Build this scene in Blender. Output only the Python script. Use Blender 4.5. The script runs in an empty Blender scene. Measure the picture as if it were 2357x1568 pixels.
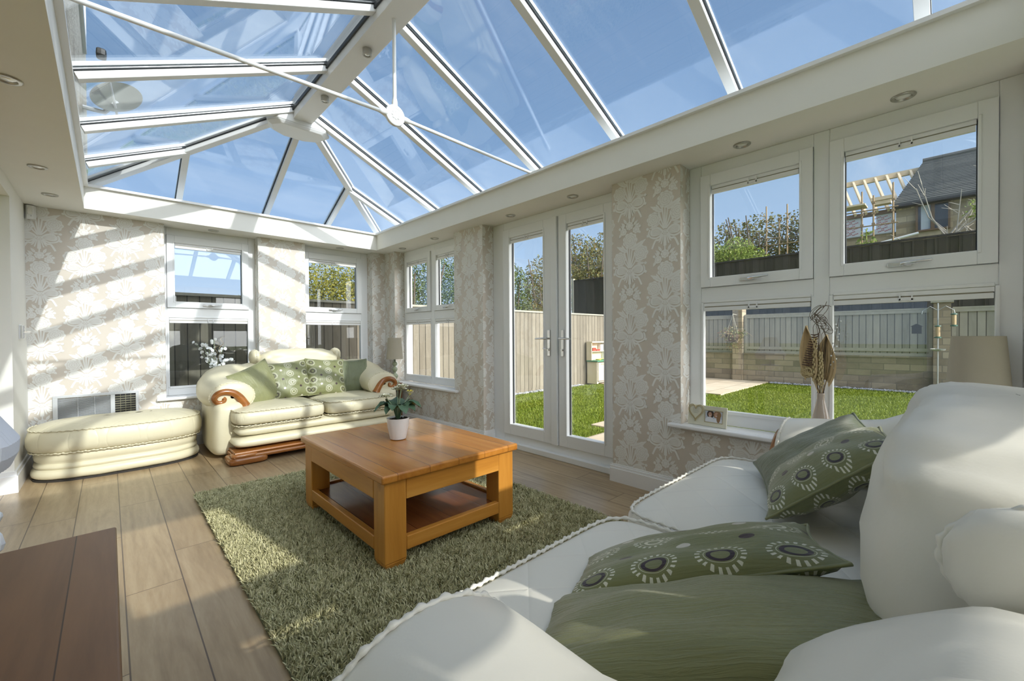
import bpy, bmesh, math, random
import numpy as np
from mathutils import Vector, Matrix, noise
PI = math.pi
sin, cos = math.sin, math.cos
rnd = random.Random(11)
C = bpy.context.scene.collection

# ------------------------------------------------------------------ mesh helpers
class MB:
    """collects shapes and links them as ONE mesh object"""
    def __init__(s): s.v = []; s.f = []; s.m = []; s.uv = []; s.has_uv = False
    def add(s, vs, fs, m=0, uvs=None):
        o = len(s.v); s.v += [tuple(p) for p in vs]
        for k, f in enumerate(fs):
            s.f.append(tuple(i + o for i in f)); s.m.append(m)
            if uvs is not None: s.has_uv = True; s.uv.append([uvs[i] for i in f])
            else: s.uv.append([(0, 0)] * len(f))
        return s
    def box(s, x0, x1, y0, y1, z0, z1, m=0):
        x0, x1 = min(x0, x1), max(x0, x1); y0, y1 = min(y0, y1), max(y0, y1); z0, z1 = min(z0, z1), max(z0, z1)
        vs = [(x, y, z) for z in (z0, z1) for y in (y0, y1) for x in (x0, x1)]
        return s.add(vs, [(0, 2, 3, 1), (4, 5, 7, 6), (0, 1, 5, 4), (2, 6, 7, 3), (0, 4, 6, 2), (1, 3, 7, 5)], m)
    def obox(s, p, q, w, h0, h1, up, m=0):
        """bar from p to q, width w, between heights h0..h1 along up"""
        p, q, up = Vector(p), Vector(q), Vector(up).normalized()
        d = (q - p).normalized(); sd = d.cross(up).normalized() * (w / 2); up = sd.cross(d).normalized()
        vs = []
        for e in (p, q):
            for h in (h0, h1):
                for k in (-1, 1): vs.append(e + sd * k + up * h)
        return s.add(vs, [(0, 1, 3, 2), (4, 6, 7, 5), (0, 4, 5, 1), (2, 3, 7, 6), (0, 2, 6, 4), (1, 5, 7, 3)], m)
    def poly(s, pts, m=0): return s.add(pts, [tuple(range(len(pts)))], m)
    def prism(s, pts, z0, z1, m=0, top=None):
        n = len(pts); top = top or pts
        vs = [(x, y, z0) for x, y in pts] + [(x, y, z1) for x, y in top]
        return s.add(vs, [tuple(range(n - 1, -1, -1)), tuple(range(n, 2 * n))] + [(i, (i + 1) % n, n + (i + 1) % n, n + i) for i in range(n)], m)
    def grid(s, P, cu=False, cv=False, m=0, uv=False):
        nu, nv = len(P), len(P[0]); vs = [p for r in P for p in r]; fs = []
        for i in range(nu if cu else nu - 1):
            for j in range(nv if cv else nv - 1):
                a, b = i, (i + 1) % nu; c, d = j, (j + 1) % nv
                fs.append((a * nv + c, b * nv + c, b * nv + d, a * nv + d))
        uvs = [(i / (nu - 1), j / (nv - 1)) for i in range(nu) for j in range(nv)] if uv else None
        return s.add(vs, fs, m, uvs)
    def tube(s, pts, r, n=8, m=0, cap=True, closed=False, flat=1.0):
        pts = [Vector(p) for p in pts]; N = len(pts)
        rs = r if isinstance(r, (list, tuple)) else [r] * N
        rows = []; up = None
        for i, p in enumerate(pts):
            a = pts[(i - 1) % N] if (closed or i > 0) else p; b = pts[(i + 1) % N] if (closed or i < N - 1) else p
            t = (b - a).normalized() if (b - a).length > 1e-9 else Vector((0, 0, 1))
            if up is None:
                up = Vector((0, 0, 1)) if abs(t.z) < .9 else Vector((1, 0, 0))
            sd = t.cross(up)
            if sd.length < 1e-6: sd = t.orthogonal()
            sd.normalize(); up = sd.cross(t).normalized()
            rows.append([p + (sd * cos(2 * PI * k / n) + up * sin(2 * PI * k / n) * flat) * rs[i] for k in range(n)])
        s.grid(rows, cu=closed, cv=True, m=m)
        if cap and not closed:
            s.add(rows[0], [tuple(range(n))], m); s.add(rows[-1], [tuple(range(n - 1, -1, -1))], m)
        return s
    def lathe(s, prof, cx=0, cy=0, cz=0, n=24, m=0, sy=1.0, axis='z', a0=0.0):
        rows = []
        for r, z in prof:
            row = []
            for k in range(n):
                a = a0 + 2 * PI * k / n; u, v = r * cos(a), r * sin(a) * sy
                row.append((cx + u, cy + v, cz + z) if axis == 'z' else ((cx + u, cy + z, cz + v) if axis == 'y' else (cx + z, cy + u, cz + v)))
            rows.append(row)
        return s.grid(rows, cv=True, m=m)
    def puff(s, cx, cy, cz, hx, hy, hz, e1=.5, e2=.4, nu=28, nv=14, m=0, rot=None, crown=0.0, fn=None):
        """super-ellipsoid: rounded, upholstered block"""
        sg = lambda c, e: math.copysign(abs(c) ** e, c)
        rows = []
        for j in range(nv + 1):
            t = -PI / 2 + PI * j / nv; row = []
            for i in range(nu):
                w = -PI + 2 * PI * i / nu
                x, y, z = sg(cos(t), e1) * sg(cos(w), e2), sg(cos(t), e1) * sg(sin(w), e2), sg(sin(t), e1)
                if crown and z > 0: z += crown / hz * max(0, 1 - x * x) * max(0, 1 - y * y)
                p = Vector((x * hx, y * hy, z * hz))
                if fn: p = fn(p, x, y, z)
                if rot: p = rot @ p
                row.append(p + Vector((cx, cy, cz)))
            rows.append(row)
        return s.grid(rows, cv=True, m=m)
    def build(s, name, mats, parent=None, smooth=False, angle=None, bevel=0, segs=2, world=False, doubles=False):
        me = bpy.data.meshes.new(name)
        v = s.v
        if world and parent is not None:
            L = parent.location; v = [(a - L.x, b - L.y, c - L.z) for a, b, c in v]
        me.from_pydata(v, [], s.f); me.update()
        for mm in (mats if isinstance(mats, (list, tuple)) else [mats]): me.materials.append(mm)
        me.polygons.foreach_set('material_index', s.m)
        if s.has_uv:
            l = me.uv_layers.new(name='UVMap'); l.data.foreach_set('uv', [c for f in s.uv for p in f for c in p])
        if doubles:
            b = bmesh.new(); b.from_mesh(me); bmesh.ops.remove_doubles(b, verts=b.verts, dist=1e-5)
            bmesh.ops.recalc_face_normals(b, faces=b.faces); b.to_mesh(me); b.free()
        if smooth or angle:
            me.polygons.foreach_set('use_smooth', [True] * len(me.polygons))
            if angle: me.set_sharp_from_angle(angle=math.radians(angle))
        me.update()
        o = bpy.data.objects.new(name, me); C.objects.link(o)
        if parent is not None: o.parent = parent
        if bevel:
            b = o.modifiers.new('edge', 'BEVEL'); b.width = bevel; b.segments = segs; b.limit_method = 'ANGLE'; b.angle_limit = math.radians(40)
        return o

def tag(o, label, cat, group=None, kind=None):
    o['label'] = label; o['category'] = cat
    if group: o['group'] = group
    if kind: o['kind'] = kind
    return o
def thing(name, label, cat, loc=(0, 0, 0), rotz=0.0, group=None):
    o = bpy.data.objects.new(name, None); C.objects.link(o); o.empty_display_size = .1
    o.location = loc; o.rotation_euler = (0, 0, rotz)
    return tag(o, label, cat, group)
def struct(name, mb=None, mats=None, loc=(0, 0, 0), **kw):
    if mb is None:
        o = bpy.data.objects.new(name, None); C.objects.link(o); o.location = loc
    else: o = mb.build(name, mats, **kw)
    o['kind'] = 'structure'; return o
def copy_tree(o, parent=None):
    c = o.copy(); C.objects.link(c)
    if parent is not None: c.parent = parent
    for ch in list(o.children): copy_tree(ch, c)
    return c

# ------------------------------------------------------------------ materials
class NT:
    def __init__(s, name):
        s.mat = bpy.data.materials.new(name); s.mat.use_nodes = True
        s.t = s.mat.node_tree; s.t.nodes.clear()
        s.out = s.t.nodes.new('ShaderNodeOutputMaterial')
    def n(s, typ, ins=None, **props):
        nd = s.t.nodes.new('ShaderNode' + typ)
        for k, v in props.items(): setattr(nd, k, v)
        for k, v in (ins or {}).items():
            sock = nd.inputs[k]
            if isinstance(v, bpy.types.NodeSocket): s.t.links.new(v, sock)
            else: sock.default_value = v
        return nd
    def math(s, op, a, b=0.0, c=0.0, clamp=False):
        nd = s.t.nodes.new('ShaderNodeMath'); nd.operation = op; nd.use_clamp = clamp
        for i, v in enumerate((a, b, c)):
            if isinstance(v, bpy.types.NodeSocket): s.t.links.new(v, nd.inputs[i])
            else: nd.inputs[i].default_value = v
        return nd.outputs[0]
    def mix(s, fac, a, b, mode='MIX'):
        nd = s.t.nodes.new('ShaderNodeMix'); nd.data_type = 'RGBA'; nd.blend_type = mode
        for i, v in ((0, fac), (6, a), (7, b)):
            if isinstance(v, bpy.types.NodeSocket): s.t.links.new(v, nd.inputs[i])
            else: nd.inputs[i].default_value = v if i == 0 else (v[0], v[1], v[2], 1)
        return nd.outputs[2]
    def ramp(s, fac, stops):
        nd = s.t.nodes.new('ShaderNodeValToRGB'); s.t.links.new(fac, nd.inputs[0]); e = nd.color_ramp.elements
        while len(e) > 1: e.remove(e[-1])
        e[0].position = stops[0][0]; e[0].color = (*stops[0][1], 1)
        for p, c in stops[1:]:
            x = e.new(p); x.color = (*c, 1)
        return nd.outputs[0]
    def coord(s, kind='Object', scale=(1, 1, 1), loc=(0, 0, 0), rot=(0, 0, 0)):
        tc = s.n('TexCoord'); mp = s.n('Mapping', {'Vector': tc.outputs[kind], 'Scale': scale, 'Location': loc, 'Rotation': rot})
        return mp.outputs[0]
    def noise(s, vec, scale=5, detail=4, rough=.55, dist=0.0):
        return s.n('TexNoise', {'Vector': vec, 'Scale': scale, 'Detail': detail, 'Roughness': rough, 'Distortion': dist}).outputs['Fac']
    def bump(s, h, strength=.3, dist=.01, normal=None):
        ins = {'Height': h, 'Strength': strength, 'Distance': dist}
        if normal is not None: ins['Normal'] = normal
        return s.n('Bump', ins).outputs[0]
    def finish(s, col, rough=.5, normal=None, metallic=0.0, spec=.5, **ex):
        ins = {'Roughness': rough, 'Metallic': metallic, 'Specular IOR Level': spec}
        ins.update(ex)
        ins['Base Color'] = col if isinstance(col, bpy.types.NodeSocket) else (*col[:3], 1)
        if normal is not None: ins['Normal'] = normal
        b = s.n('BsdfPrincipled', ins); s.t.links.new(b.outputs[0], s.out.inputs[0]); return s.mat

def plain(name, col, rough=.5, metallic=0.0, spec=.5, var=.06, vs=6.0, bump=0.0, bs=60.0):
    """plain material with a little procedural unevenness"""
    t = NT(name); co = t.coord()
    f = t.noise(co, vs, 3)
    c = t.mix(f, [max(0, x * (1 - var)) for x in col], [min(1, x * (1 + var)) for x in col])
    nrm = t.bump(t.noise(co, bs, 3), bump, .004) if bump else None
    return t.finish(c, rough, nrm, metallic, spec)

def glass_mat(name, tint, f0=.045):
    t = NT(name)
    lw = t.n('LayerWeight', {'Blend': .5})
    p = t.math('POWER', lw.outputs['Facing'], 5.0)
    f = t.math('MULTIPLY_ADD', p, 1 - f0, f0, clamp=True)
    tr = t.n('BsdfTransparent', {'Color': (*tint, 1)}); gl = t.n('BsdfGlossy', {'Roughness': 0.0, 'Color': (1, 1, 1, 1)})
    mx = t.n('MixShader', {0: f, 1: tr.outputs[0], 2: gl.outputs[0]})
    t.t.links.new(mx.outputs[0], t.out.inputs[0]); return t.mat

def leather(name, col):
    t = NT(name); co = t.coord()
    big = t.noise(co, 3.0, 3); fine = t.n('TexVoronoi', {'Vector': co, 'Scale': 220.0}).outputs['Distance']
    cr = t.noise(co, 4.5, 3, .5, .4)
    c = t.mix(big, [x * .95 for x in col], [min(1, x * 1.04) for x in col])
    h = t.math('ADD', t.math('MULTIPLY', cr, 1.0), t.math('MULTIPLY', fine, .015))
    return t.finish(c, .40, t.bump(h, .30, .016), spec=.45)

def quilted(name, col):
    t = NT(name); tc = t.n('TexCoord'); sp = t.n('SeparateXYZ', {0: tc.outputs['Object']})
    a = t.math('ADD', sp.outputs[0], sp.outputs[1]); b = t.math('SUBTRACT', sp.outputs[0], sp.outputs[1])
    def ln(v):
        f = t.math('FRACT', t.math('MULTIPLY', v, 4.2)); d = t.math('ABSOLUTE', t.math('SUBTRACT', f, .5))
        return t.math('POWER', t.math('MULTIPLY', d, 2.0), 14.0)
    q = t.math('MAXIMUM', ln(a), ln(b))
    co = tc.outputs['Object']; cr = t.noise(co, 9, 4, .5, .3)
    c = t.mix(t.noise(co, 3, 3), [x * .95 for x in col], [min(1, x * 1.04) for x in col])
    h = t.math('SUBTRACT', t.math('MULTIPLY', cr, .5), t.math('MULTIPLY', q, .6))
    return t.finish(c, .40, t.bump(h, .25, .012), spec=.45)

def wood(name, cols, axis=1, rough=.3, grain=1.0, plank=None, bump=.05, knots=0):
    """grain running along axis; plank = board width across that axis"""
    t = NT(name)
    sc = [7.0, 7.0, 7.0]; sc[axis] = .55
    co = t.coord(scale=sc)
    tc = t.n('TexCoord'); sp = t.n('SeparateXYZ', {0: tc.outputs['Object']})
    seam = None; off = 0.0
    if plank:
        cross = sp.outputs[0 if axis == 1 else 1]
        k = t.math('DIVIDE', cross, plank); cell = t.math('FLOOR', k)
        fr = t.math('FRACT', k); ed = t.math('ABSOLUTE', t.math('SUBTRACT', fr, .5))
        seam = t.math('GREATER_THAN', ed, .5 - .0012 / plank)
        rn = t.n('TexWhiteNoise', {'W': cell}, noise_dimensions='1D').outputs['Value']
        cb = t.n('CombineXYZ', {0: t.math('MULTIPLY', rn, 13.0), 1: t.math('MULTIPLY', rn, 31.0), 2: 0.0})
        co = t.n('VectorMath', {0: co, 1: cb.outputs[0]}, operation='ADD').outputs[0]
    n1 = t.noise(co, 1.1 * grain, 5, .6, 1.6); n2 = t.noise(co, 7.0 * grain, 3, .6)
    f = t.math('ADD', t.math('MULTIPLY', n1, .72), t.math('MULTIPLY', n2, .28))
    c = t.ramp(f, [(.25, cols[0]), (.5, cols[1]), (.75, cols[2])])
    if knots:
        ks = [3.4, 3.4, 3.4]; ks[axis] = 2.2
        vd = t.n('TexVoronoi', {'Vector': t.coord(scale=ks), 'Scale': 1.0, 'Randomness': 1.0}).outputs['Distance']
        c = t.mix(t.math('MULTIPLY', t.math('SUBTRACT', 1.0, t.math('SMOOTHSTEP', vd, .045, .085) if False else t.math('MULTIPLY', vd, 11.0, clamp=True)), knots), c, [x * .3 for x in cols[0]])
    if plank:
        c = t.mix(t.math('MULTIPLY', rn, .28), c, [x * .62 for x in cols[1]])
        c = t.mix(seam, c, [x * .4 for x in cols[0]])
    h = t.math('MULTIPLY', f, 1.0)
    if seam is not None: h = t.math('SUBTRACT', h, t.math('MULTIPLY', seam, 2.0))
    return t.finish(c, rough, t.bump(h, bump, .004))

M = {}
M['upvc'] = plain('white_upvc', (.87, .88, .88), .32, var=.015)
M['paint'] = plain('white_paint', (.86, .845, .79), .7, var=.02)
M['gloss'] = plain('white_gloss_paint', (.87, .87, .87), .3, var=.015)
M['gasket'] = plain('black_gasket', (.03, .035, .04), .5)
M['alu'] = plain('grey_aluminium', (.45, .47, .48), .35, .6)
M['chrome'] = plain('polished_chrome', (.75, .75, .75), .12, 1.0, var=.02)
M['nickel'] = plain('brushed_nickel', (.50, .49, .45), .3, .9)
M['bulb'] = plain('lamp_glass', (.85, .85, .82), .08, .4)
M['glass'] = glass_mat('window_glass', (.97, .985, .98), .04)
M['roofglass'] = glass_mat('roof_glass', (.90, .945, .985), .055)
M['leather'] = leather('cream_leather', (.66, .605, .43))
M['quilt'] = quilted('cream_quilted_leather', (.66, .605, .43))
M['leather2'] = leather('ivory_leather', (.80, .775, .70))
M['quilt2'] = quilted('ivory_quilted_leather', (.80, .775, .70))
M['scroll'] = wood('sofa_show_wood', [(.16, .055, .012), (.30, .11, .025), (.42, .18, .05)], 0, .2)
M['pine'] = wood('pine_top', [(.31, .105, .016), (.46, .18, .028), (.56, .245, .048)], 1, .22, plank=.171, knots=.9)
M['pine_leg'] = wood('pine_leg', [(.36, .135, .02), (.52, .225, .036), (.64, .31, .065)], 2, .28, knots=.9)
M['pine_x'] = wood('pine_rail_x', [(.36, .135, .02), (.52, .225, .036), (.64, .31, .065)], 0, .28, knots=.9)
M['pine_y'] = wood('pine_rail_y', [(.36, .135, .02), (.52, .225, .036), (.64, .31, .065)], 1, .28, knots=.9)
M['shelf'] = wood('pine_shelf', [(.13, .04, .012), (.20, .065, .018), (.27, .095, .03)], 1, .25, plank=.2)
M['brown'] = wood('dark_table_wood', [(.125, .058, .024), (.19, .093, .040), (.25, .125, .055)], 1, .42, plank=.16)
M['paper'] = plain('beige_wallpaper', (.655, .59, .51), .38, .0, .6, var=.05, vs=2.0)
M['motif'] = plain('damask_print', (.84, .83, .79), .5, var=.03)
M['motifline'] = plain('damask_line', (.68, .635, .57), .5, var=.03)
M['green_silk'] = None
M['shade'] = plain('taupe_lamp_shade', (.40, .36, .28), .8, var=.05, bump=.15, bs=250)
M['shade_w'] = plain('white_pleated_shade', (.74, .77, .84), .7, var=.03)
M['lampbase'] = plain('sage_lamp_base', (.30, .33, .22), .35, var=.15, vs=20)
M['crystal'] = plain('clear_crystal', (.75, .80, .84), .05, 0, .9)
M['ceramic'] = plain('white_ceramic', (.82, .82, .82), .18, var=.01)
M['vase'] = plain('taupe_glazed_vase', (.44, .36, .29), .12, var=.04)
M['soil'] = plain('dark_soil', (.03, .02, .015), .95, var=.5, vs=120, bump=.8, bs=150)
M['leaf'] = plain('sage_green_leaf', (.075, .14, .075), .5, var=.35, vs=25, bump=.3, bs=80)
M['stem'] = plain('pale_stem', (.30, .36, .22), .6)
M['petal'] = plain('cream_petal', (.82, .80, .62), .6, var=.08, vs=40)
M['petal_y'] = plain('yellow_petal', (.80, .68, .14), .6, var=.1, vs=40)
M['twig'] = plain('brown_twig', (.12, .085, .055), .7, var=.2, vs=30)
M['driedleaf'] = plain('dried_palm_leaf', (.60, .45, .25), .75, var=.18, vs=30, bump=.4, bs=40)
M['pod'] = plain('dark_seed_pod', (.09, .045, .03), .7, var=.3, vs=60)
M['wheat'] = plain('pale_dried_grass', (.56, .45, .24), .8, var=.2, vs=60)
M['honesty'] = plain('silver_honesty_seed', (.74, .76, .76), .3, .1, var=.08, vs=30)
M['curl'] = plain('gold_curly_twig', (.48, .40, .24), .5, .1, var=.2, vs=30)
M['frame_cream'] = plain('cream_frame', (.70, .68, .54), .5, var=.05)
M['frame_gold'] = plain('tan_frame_edge', (.48, .39, .2), .5)
M['photo_bg'] = plain('photo_paper', (.52, .56, .62), .3, var=.25, vs=30)
M['skin'] = plain('photo_skin', (.55, .32, .22), .4)
M['dkhair'] = plain('photo_dark_hair', (.04, .022, .015), .5)
M['fairhair'] = plain('photo_fair_hair', (.30, .17, .08), .5)
M['wht'] = plain('photo_white_top', (.75, .77, .8), .5)
M['ink'] = plain('grey_ink', (.45, .45, .42), .7)
M['silver'] = plain('silver_grille', (.62, .64, .66), .35, .35)
M['black'] = plain('black_plastic', (.02, .02, .02), .5)
M['bamboo'] = plain('olive_grille', (.22, .21, .14), .5)
M['dark_base'] = plain('dark_castor_board', (.03, .025, .02), .8)  # plain dark board under the ottoman
# ------------------------------------------------------------------ dimensions (metres)
XR, XW, XO = 2.70, 2.84, 2.90          # right wall: face, window plane, outside
YB, YW, YO = 5.30, 5.44, 5.54          # back wall
YN, YNW, YNO = -.50, -.64, -.74        # wall behind the viewer
XL, XLO = -.49, -.80                   # house side
ZC = 2.19; ZU = 2.39                   # ceiling strip, top of its upstand
PX0, PX1, PY0, PY1 = -.138, 2.501, -.316, 5.116   # inner edges of the ceiling strip
GZ = -.15                              # garden level

# ------------------------------------------------------------------ damask motif (polygons clipped to each wall face)
def motif_shapes():
    class Lay(list):
        k = 0
        def append(q, it): list.append(q, (it[0], it[1], .0004 + Lay.k * .00004 if it[0] == 0 else .0026))
    S = Lay()
    W, P = .265, .47; sc = 1 / 1094.0
    def pt(x, y): return ((x - 165) * sc, (635 - y) * sc)
    def flower(x, y, r, n, ph=0.0, rings=(.62, .34)):
        Lay.k += 1; c = pt(x, y); R = r * sc
        S.append((0, [(c[0] + R * (.84 + .16 * abs(cos(n / 2 * a + ph))) * cos(a), c[1] + R * (.84 + .16 * abs(cos(n / 2 * a + ph))) * sin(a)) for a in [2 * PI * k / 40 for k in range(40)]]))
        for q, f in enumerate(rings):
            K = 24; w = .0011
            ring = [(f * (.88 + .14 * abs(cos((n - 1) / 2 * a + q))), a) for a in [2 * PI * k / K for k in range(K)]]
            for k in range(K):
                if (k + q * 3) % 8 == 0: continue
                (r0, a0), (r1, a1) = ring[k], ring[(k + 1) % K]
                S.append((1, [(c[0] + (R * r0 - w) * cos(a0), c[1] + (R * r0 - w) * sin(a0)), (c[0] + (R * r0 + w) * cos(a0), c[1] + (R * r0 + w) * sin(a0)),
                              (c[0] + (R * r1 + w) * cos(a1), c[1] + (R * r1 + w) * sin(a1)), (c[0] + (R * r1 - w) * cos(a1), c[1] + (R * r1 - w) * sin(a1))]))
        for k in range(n):
            a = 2 * PI * (k + .5) / n + ph; w = .0009
            p0, p1 = R * .66, R * .86; dx, dy = -sin(a) * w, cos(a) * w
            S.append((1, [(c[0] + p0 * cos(a) + dx, c[1] + p0 * sin(a) + dy), (c[0] + p1 * cos(a) + dx, c[1] + p1 * sin(a) + dy), (c[0] + p1 * cos(a) - dx, c[1] + p1 * sin(a) - dy), (c[0] + p0 * cos(a) - dx, c[1] + p0 * sin(a) - dy)]))
    def leaf(x0, y0, x1, y1, w):
        Lay.k += 1; a, b = Vector(pt(x0, y0)), Vector(pt(x1, y1)); d = b - a; n = Vector((-d.y, d.x)).normalized() * w * sc
        L = [a + d * t + n * (sin(PI * t ** .8) * (1 + .18 * cos(9 * PI * t))) for t in [k / 10 for k in range(11)]]
        R_ = [a + d * t - n * (sin(PI * t ** .8) * (1 + .18 * cos(9 * PI * t))) for t in [k / 10 for k in range(10, -1, -1)]]
        S.append((0, [tuple(p) for p in L + R_[1:-1]]))
        m = n.normalized() * .0008
        S.append((1, [tuple(a + d * .1 + m), tuple(a + d * .85 + m * .3), tuple(a + d * .85 - m * .3), tuple(a + d * .1 - m)]))
    def strip(pts, w, layer=0, taper=1.0):
        Lay.k += 1; K = [Vector(pt(*p)) for p in pts]; P_ = []; prev = None
        for i in range(len(K) - 1):
            p0, p1, p2, p3 = K[max(i - 1, 0)], K[i], K[i + 1], K[min(i + 2, len(K) - 1)]
            for q in range(4):
                u = q / 4; P_.append(.5 * ((2 * p1) + (p2 - p0) * u + (2 * p0 - 5 * p1 + 4 * p2 - p3) * u * u + (3 * p1 - p0 - 3 * p2 + p3) * u ** 3))
        P_.append(K[-1]); n = len(P_)
        for i, p in enumerate(P_):
            t = (P_[min(i + 1, n - 1)] - P_[max(i - 1, 0)]).normalized(); nn = Vector((-t.y, t.x)) * w * sc * (1 + (taper - 1) * i / (n - 1))
            cur = (p + nn, p - nn)
            if prev: S.append((layer, [tuple(prev[0]), tuple(cur[0]), tuple(cur[1]), tuple(prev[1])]))
            prev = cur
    # top peony, leaves, roses
    flower(168, 402, 66, 9, 0, (.74, .50, .26)); leaf(150, 490, 48, 432, 17); leaf(188, 480, 304, 408, 19); leaf(178, 470, 262, 440, 12)
    flower(78, 535, 58, 8, .4, (.72, .46, .22)); flower(262, 508, 62, 8, .2, (.72, .48, .24))
    leaf(120, 480, 95, 425, 12); leaf(225, 585, 298, 588, 10); leaf(110, 595, 38, 594, 10); leaf(205, 560, 262, 575, 8); leaf(128, 560, 78, 600, 8)
    # stems fanning from the knot
    for dx, dy in ((-22, -180), (-48, -150), (0, -190), (24, -182), (52, -150), (-70, -110), (76, -108)):
        strip([(165 + dx * .12, 615), (165 + dx * .5, 635 + dy * .5), (165 + dx, 635 + dy)], 5.2)
    # bow
    flower(165, 640, 20, 6, 0, (.5,))
    for s in (-1, 1):
        Lay.k += 1
        lp = [(165 + s * x_, y_) for x_, y_ in ((10, 634), (34, 606), (66, 592), (98, 600), (116, 622), (114, 646), (92, 660), (58, 658), (28, 650))]
        out = []; n_ = len(lp)
        for i in range(n_):
            p0, p1, p2, p3 = [Vector(pt(*lp[(i + q) % n_])) for q in (-1, 0, 1, 2)]
            for q in range(3):
                u = q / 3; out.append(tuple(.5 * ((2 * p1) + (p2 - p0) * u + (2 * p0 - 5 * p1 + 4 * p2 - p3) * u * u + (3 * p1 - p0 - 3 * p2 + p3) * u ** 3)))
        S.append((0, out if s > 0 else out[::-1]))
        for k in range(4): strip([(165 + s * 26, 634 + k * 3), (165 + s * 60, 612 + k * 12), (165 + s * 98, 618 + k * 9)], 1.1, 1)
        strip([(165 + s * 20, 652), (165 + s * 66, 676), (165 + s * 112, 664), (165 + s * 128, 634), (165 + s * 118, 604)], 6.5)
        strip([(165 + s * 18, 652), (165 + s * 44, 690), (165 + s * 70, 692), (165 + s * 84, 712), (165 + s * 102, 752)], 7.5)
        for k in range(3): strip([(165 + s * (4 + k * 9), 660), (165 + s * (7 + k * 15), 700), (165 + s * (8 + k * 21), 742 - k * 16)], 4.5)
    strip([(165, 660), (165, 770)], 5)
    # small bouquet
    flower(165, 800, 34, 8, 0, (.55,)); flower(112, 838, 30, 7, .3, (.5,)); flower(222, 838, 30, 7, .1, (.5,))
    for a, b, c_, d in ((140, 780, 112, 738), (190, 780, 210, 735), (120, 815, 85, 785), (210, 815, 250, 790), (95, 850, 70, 885), (240, 850, 262, 870), (128, 800, 92, 765), (200, 800, 240, 765)): leaf(a, b, c_, d, 10)
    for x, y in ((80, 812), (252, 815), (30, 650), (300, 590), (300, 655), (28, 598)): flower(x, y, 12, 5, 0, ())
    return S
MOTIF = motif_shapes()
def clip_poly(pts, u0, u1, v0, v1):
    for ax, lim, sg in ((0, u0, 1), (0, u1, -1), (1, v0, 1), (1, v1, -1)):
        out = []; n = len(pts)
        for i in range(n):
            a, b = pts[i], pts[(i + 1) % n]; da, db = (a[ax] - lim) * sg, (b[ax] - lim) * sg
            if da >= 0: out.append(a)
            if (da >= 0) != (db >= 0):
                t = da / (da - db); out.append((a[0] + (b[0] - a[0]) * t, a[1] + (b[1] - a[1]) * t))
        pts = out
        if len(pts) < 3: return None
    return pts
def damask(mb, to3, u0, u1, v0, v1, uph, vph):
    """print the motif on the rectangle u0..u1 x v0..v1; to3(u, v, lift) gives the point on the wall"""
    W, P = .265, .47
    for i in range(math.floor((u0 - uph) / W) - 1, math.ceil((u1 - uph) / W) + 2):
        uc = uph + i * W
        for j in range(math.floor((v0 - vph) / P) - 1, math.ceil((v1 - vph) / P) + 2):
            vc = vph + j * P + (P / 2 if i % 2 else 0)
            if uc + .16 < u0 or uc - .16 > u1 or vc + .33 < v0 or vc - .33 > v1: continue
            for lay, pts, lift in MOTIF:
                q = [(uc + a, vc + b) for a, b in pts]
                if min(a for a, b in q) < u0 or max(a for a, b in q) > u1 or min(b for a, b in q) < v0 or max(b for a, b in q) > v1:
                    q = clip_poly(q, u0, u1, v0, v1)
                    if not q: continue
                mb.add([to3(a, b, lift) for a, b in q], [tuple(range(len(q)))], 1 + lay)

# ------------------------------------------------------------------ walls
WALLM = [M['paper'], M['motif'], M['motifline']]
r = MB()
PIERS = [(5.03, YB), (3.24, 3.72), (1.23, 1.745), (-.50, -.21)]
for a, b in PIERS: r.box(XR, 2.96, a, b, 0, ZC - .001)
SP_R = [(3.72, 5.03), (-.21, 1.23)]
for a, b in SP_R: r.box(XR, 2.96, a, b, 0, .47)
f = lambda u, v, l: (XR - l, -u, v)
for a, b in PIERS: damask(r, f, -b, -a, .13, ZC, -1.60, 1.54)
for a, b in SP_R: damask(r, f, -b, -a, .13, .455, -1.60, 1.54)
for yy, sg, lo in ((5.03, -1, .13), (3.24, -1, .13), (1.23, -1, .13), (3.72, 1, .13), (1.745, 1, .13), (-.21, 1, .5)):
    damask(r, (lambda u, v, l, yy=yy, sg=sg: (u, yy + sg * l, v)), XR, XW - .002, .5 if lo > .2 or yy in (5.03, 1.23, 3.72) else lo, ZC, XR - .1, 1.54)
struct('wall_right', r, WALLM)
b_ = MB()
PB = [(XL, .40), (1.20, 1.69), (2.52, 2.96)]
for a, b in PB: b_.box(a, b, YB, YO + .04, 0, ZC - .001)
SP_B = [(.40, 1.20), (1.69, 2.52)]
for a, b in SP_B: b_.box(a, b, YB, YO + .04, 0, .47)
f = lambda u, v, l: (u, YB - l, v)
for a, b in ((XL, .40), (1.20, 1.69), (2.52, XR)): damask(b_, f, a, b, .13, ZC, -.412, 1.935)
for a, b in SP_B: damask(b_, f, a, b, .13, .455, -.412, 1.935)
for xx, sg in ((1.20, -1), (2.52, -1), (.40, 1), (1.69, 1)):
    damask(b_, (lambda u, v, l, xx=xx, sg=sg: (xx + sg * l, u, v)), YB, YW - .002, .5, ZC, YB + .02, 1.7)
struct('wall_back', b_, WALLM)
n_ = MB()
for a, b in ((XL, .40), (1.20, 1.69), (2.52, XR)): n_.box(a, b, YNO, YN, 0, ZC - .001)
for a, b in SP_B: n_.box(a, b, YNO, YN, 0, .47)
f = lambda u, v, l: (-u, YN + l, v)
for a, b in ((XL, .40), (1.20, 1.69), (2.52, XR)): damask(n_, f, -b, -a, .13, ZC, -.4, 1.6)
struct('wall_front', n_, WALLM)
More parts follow.
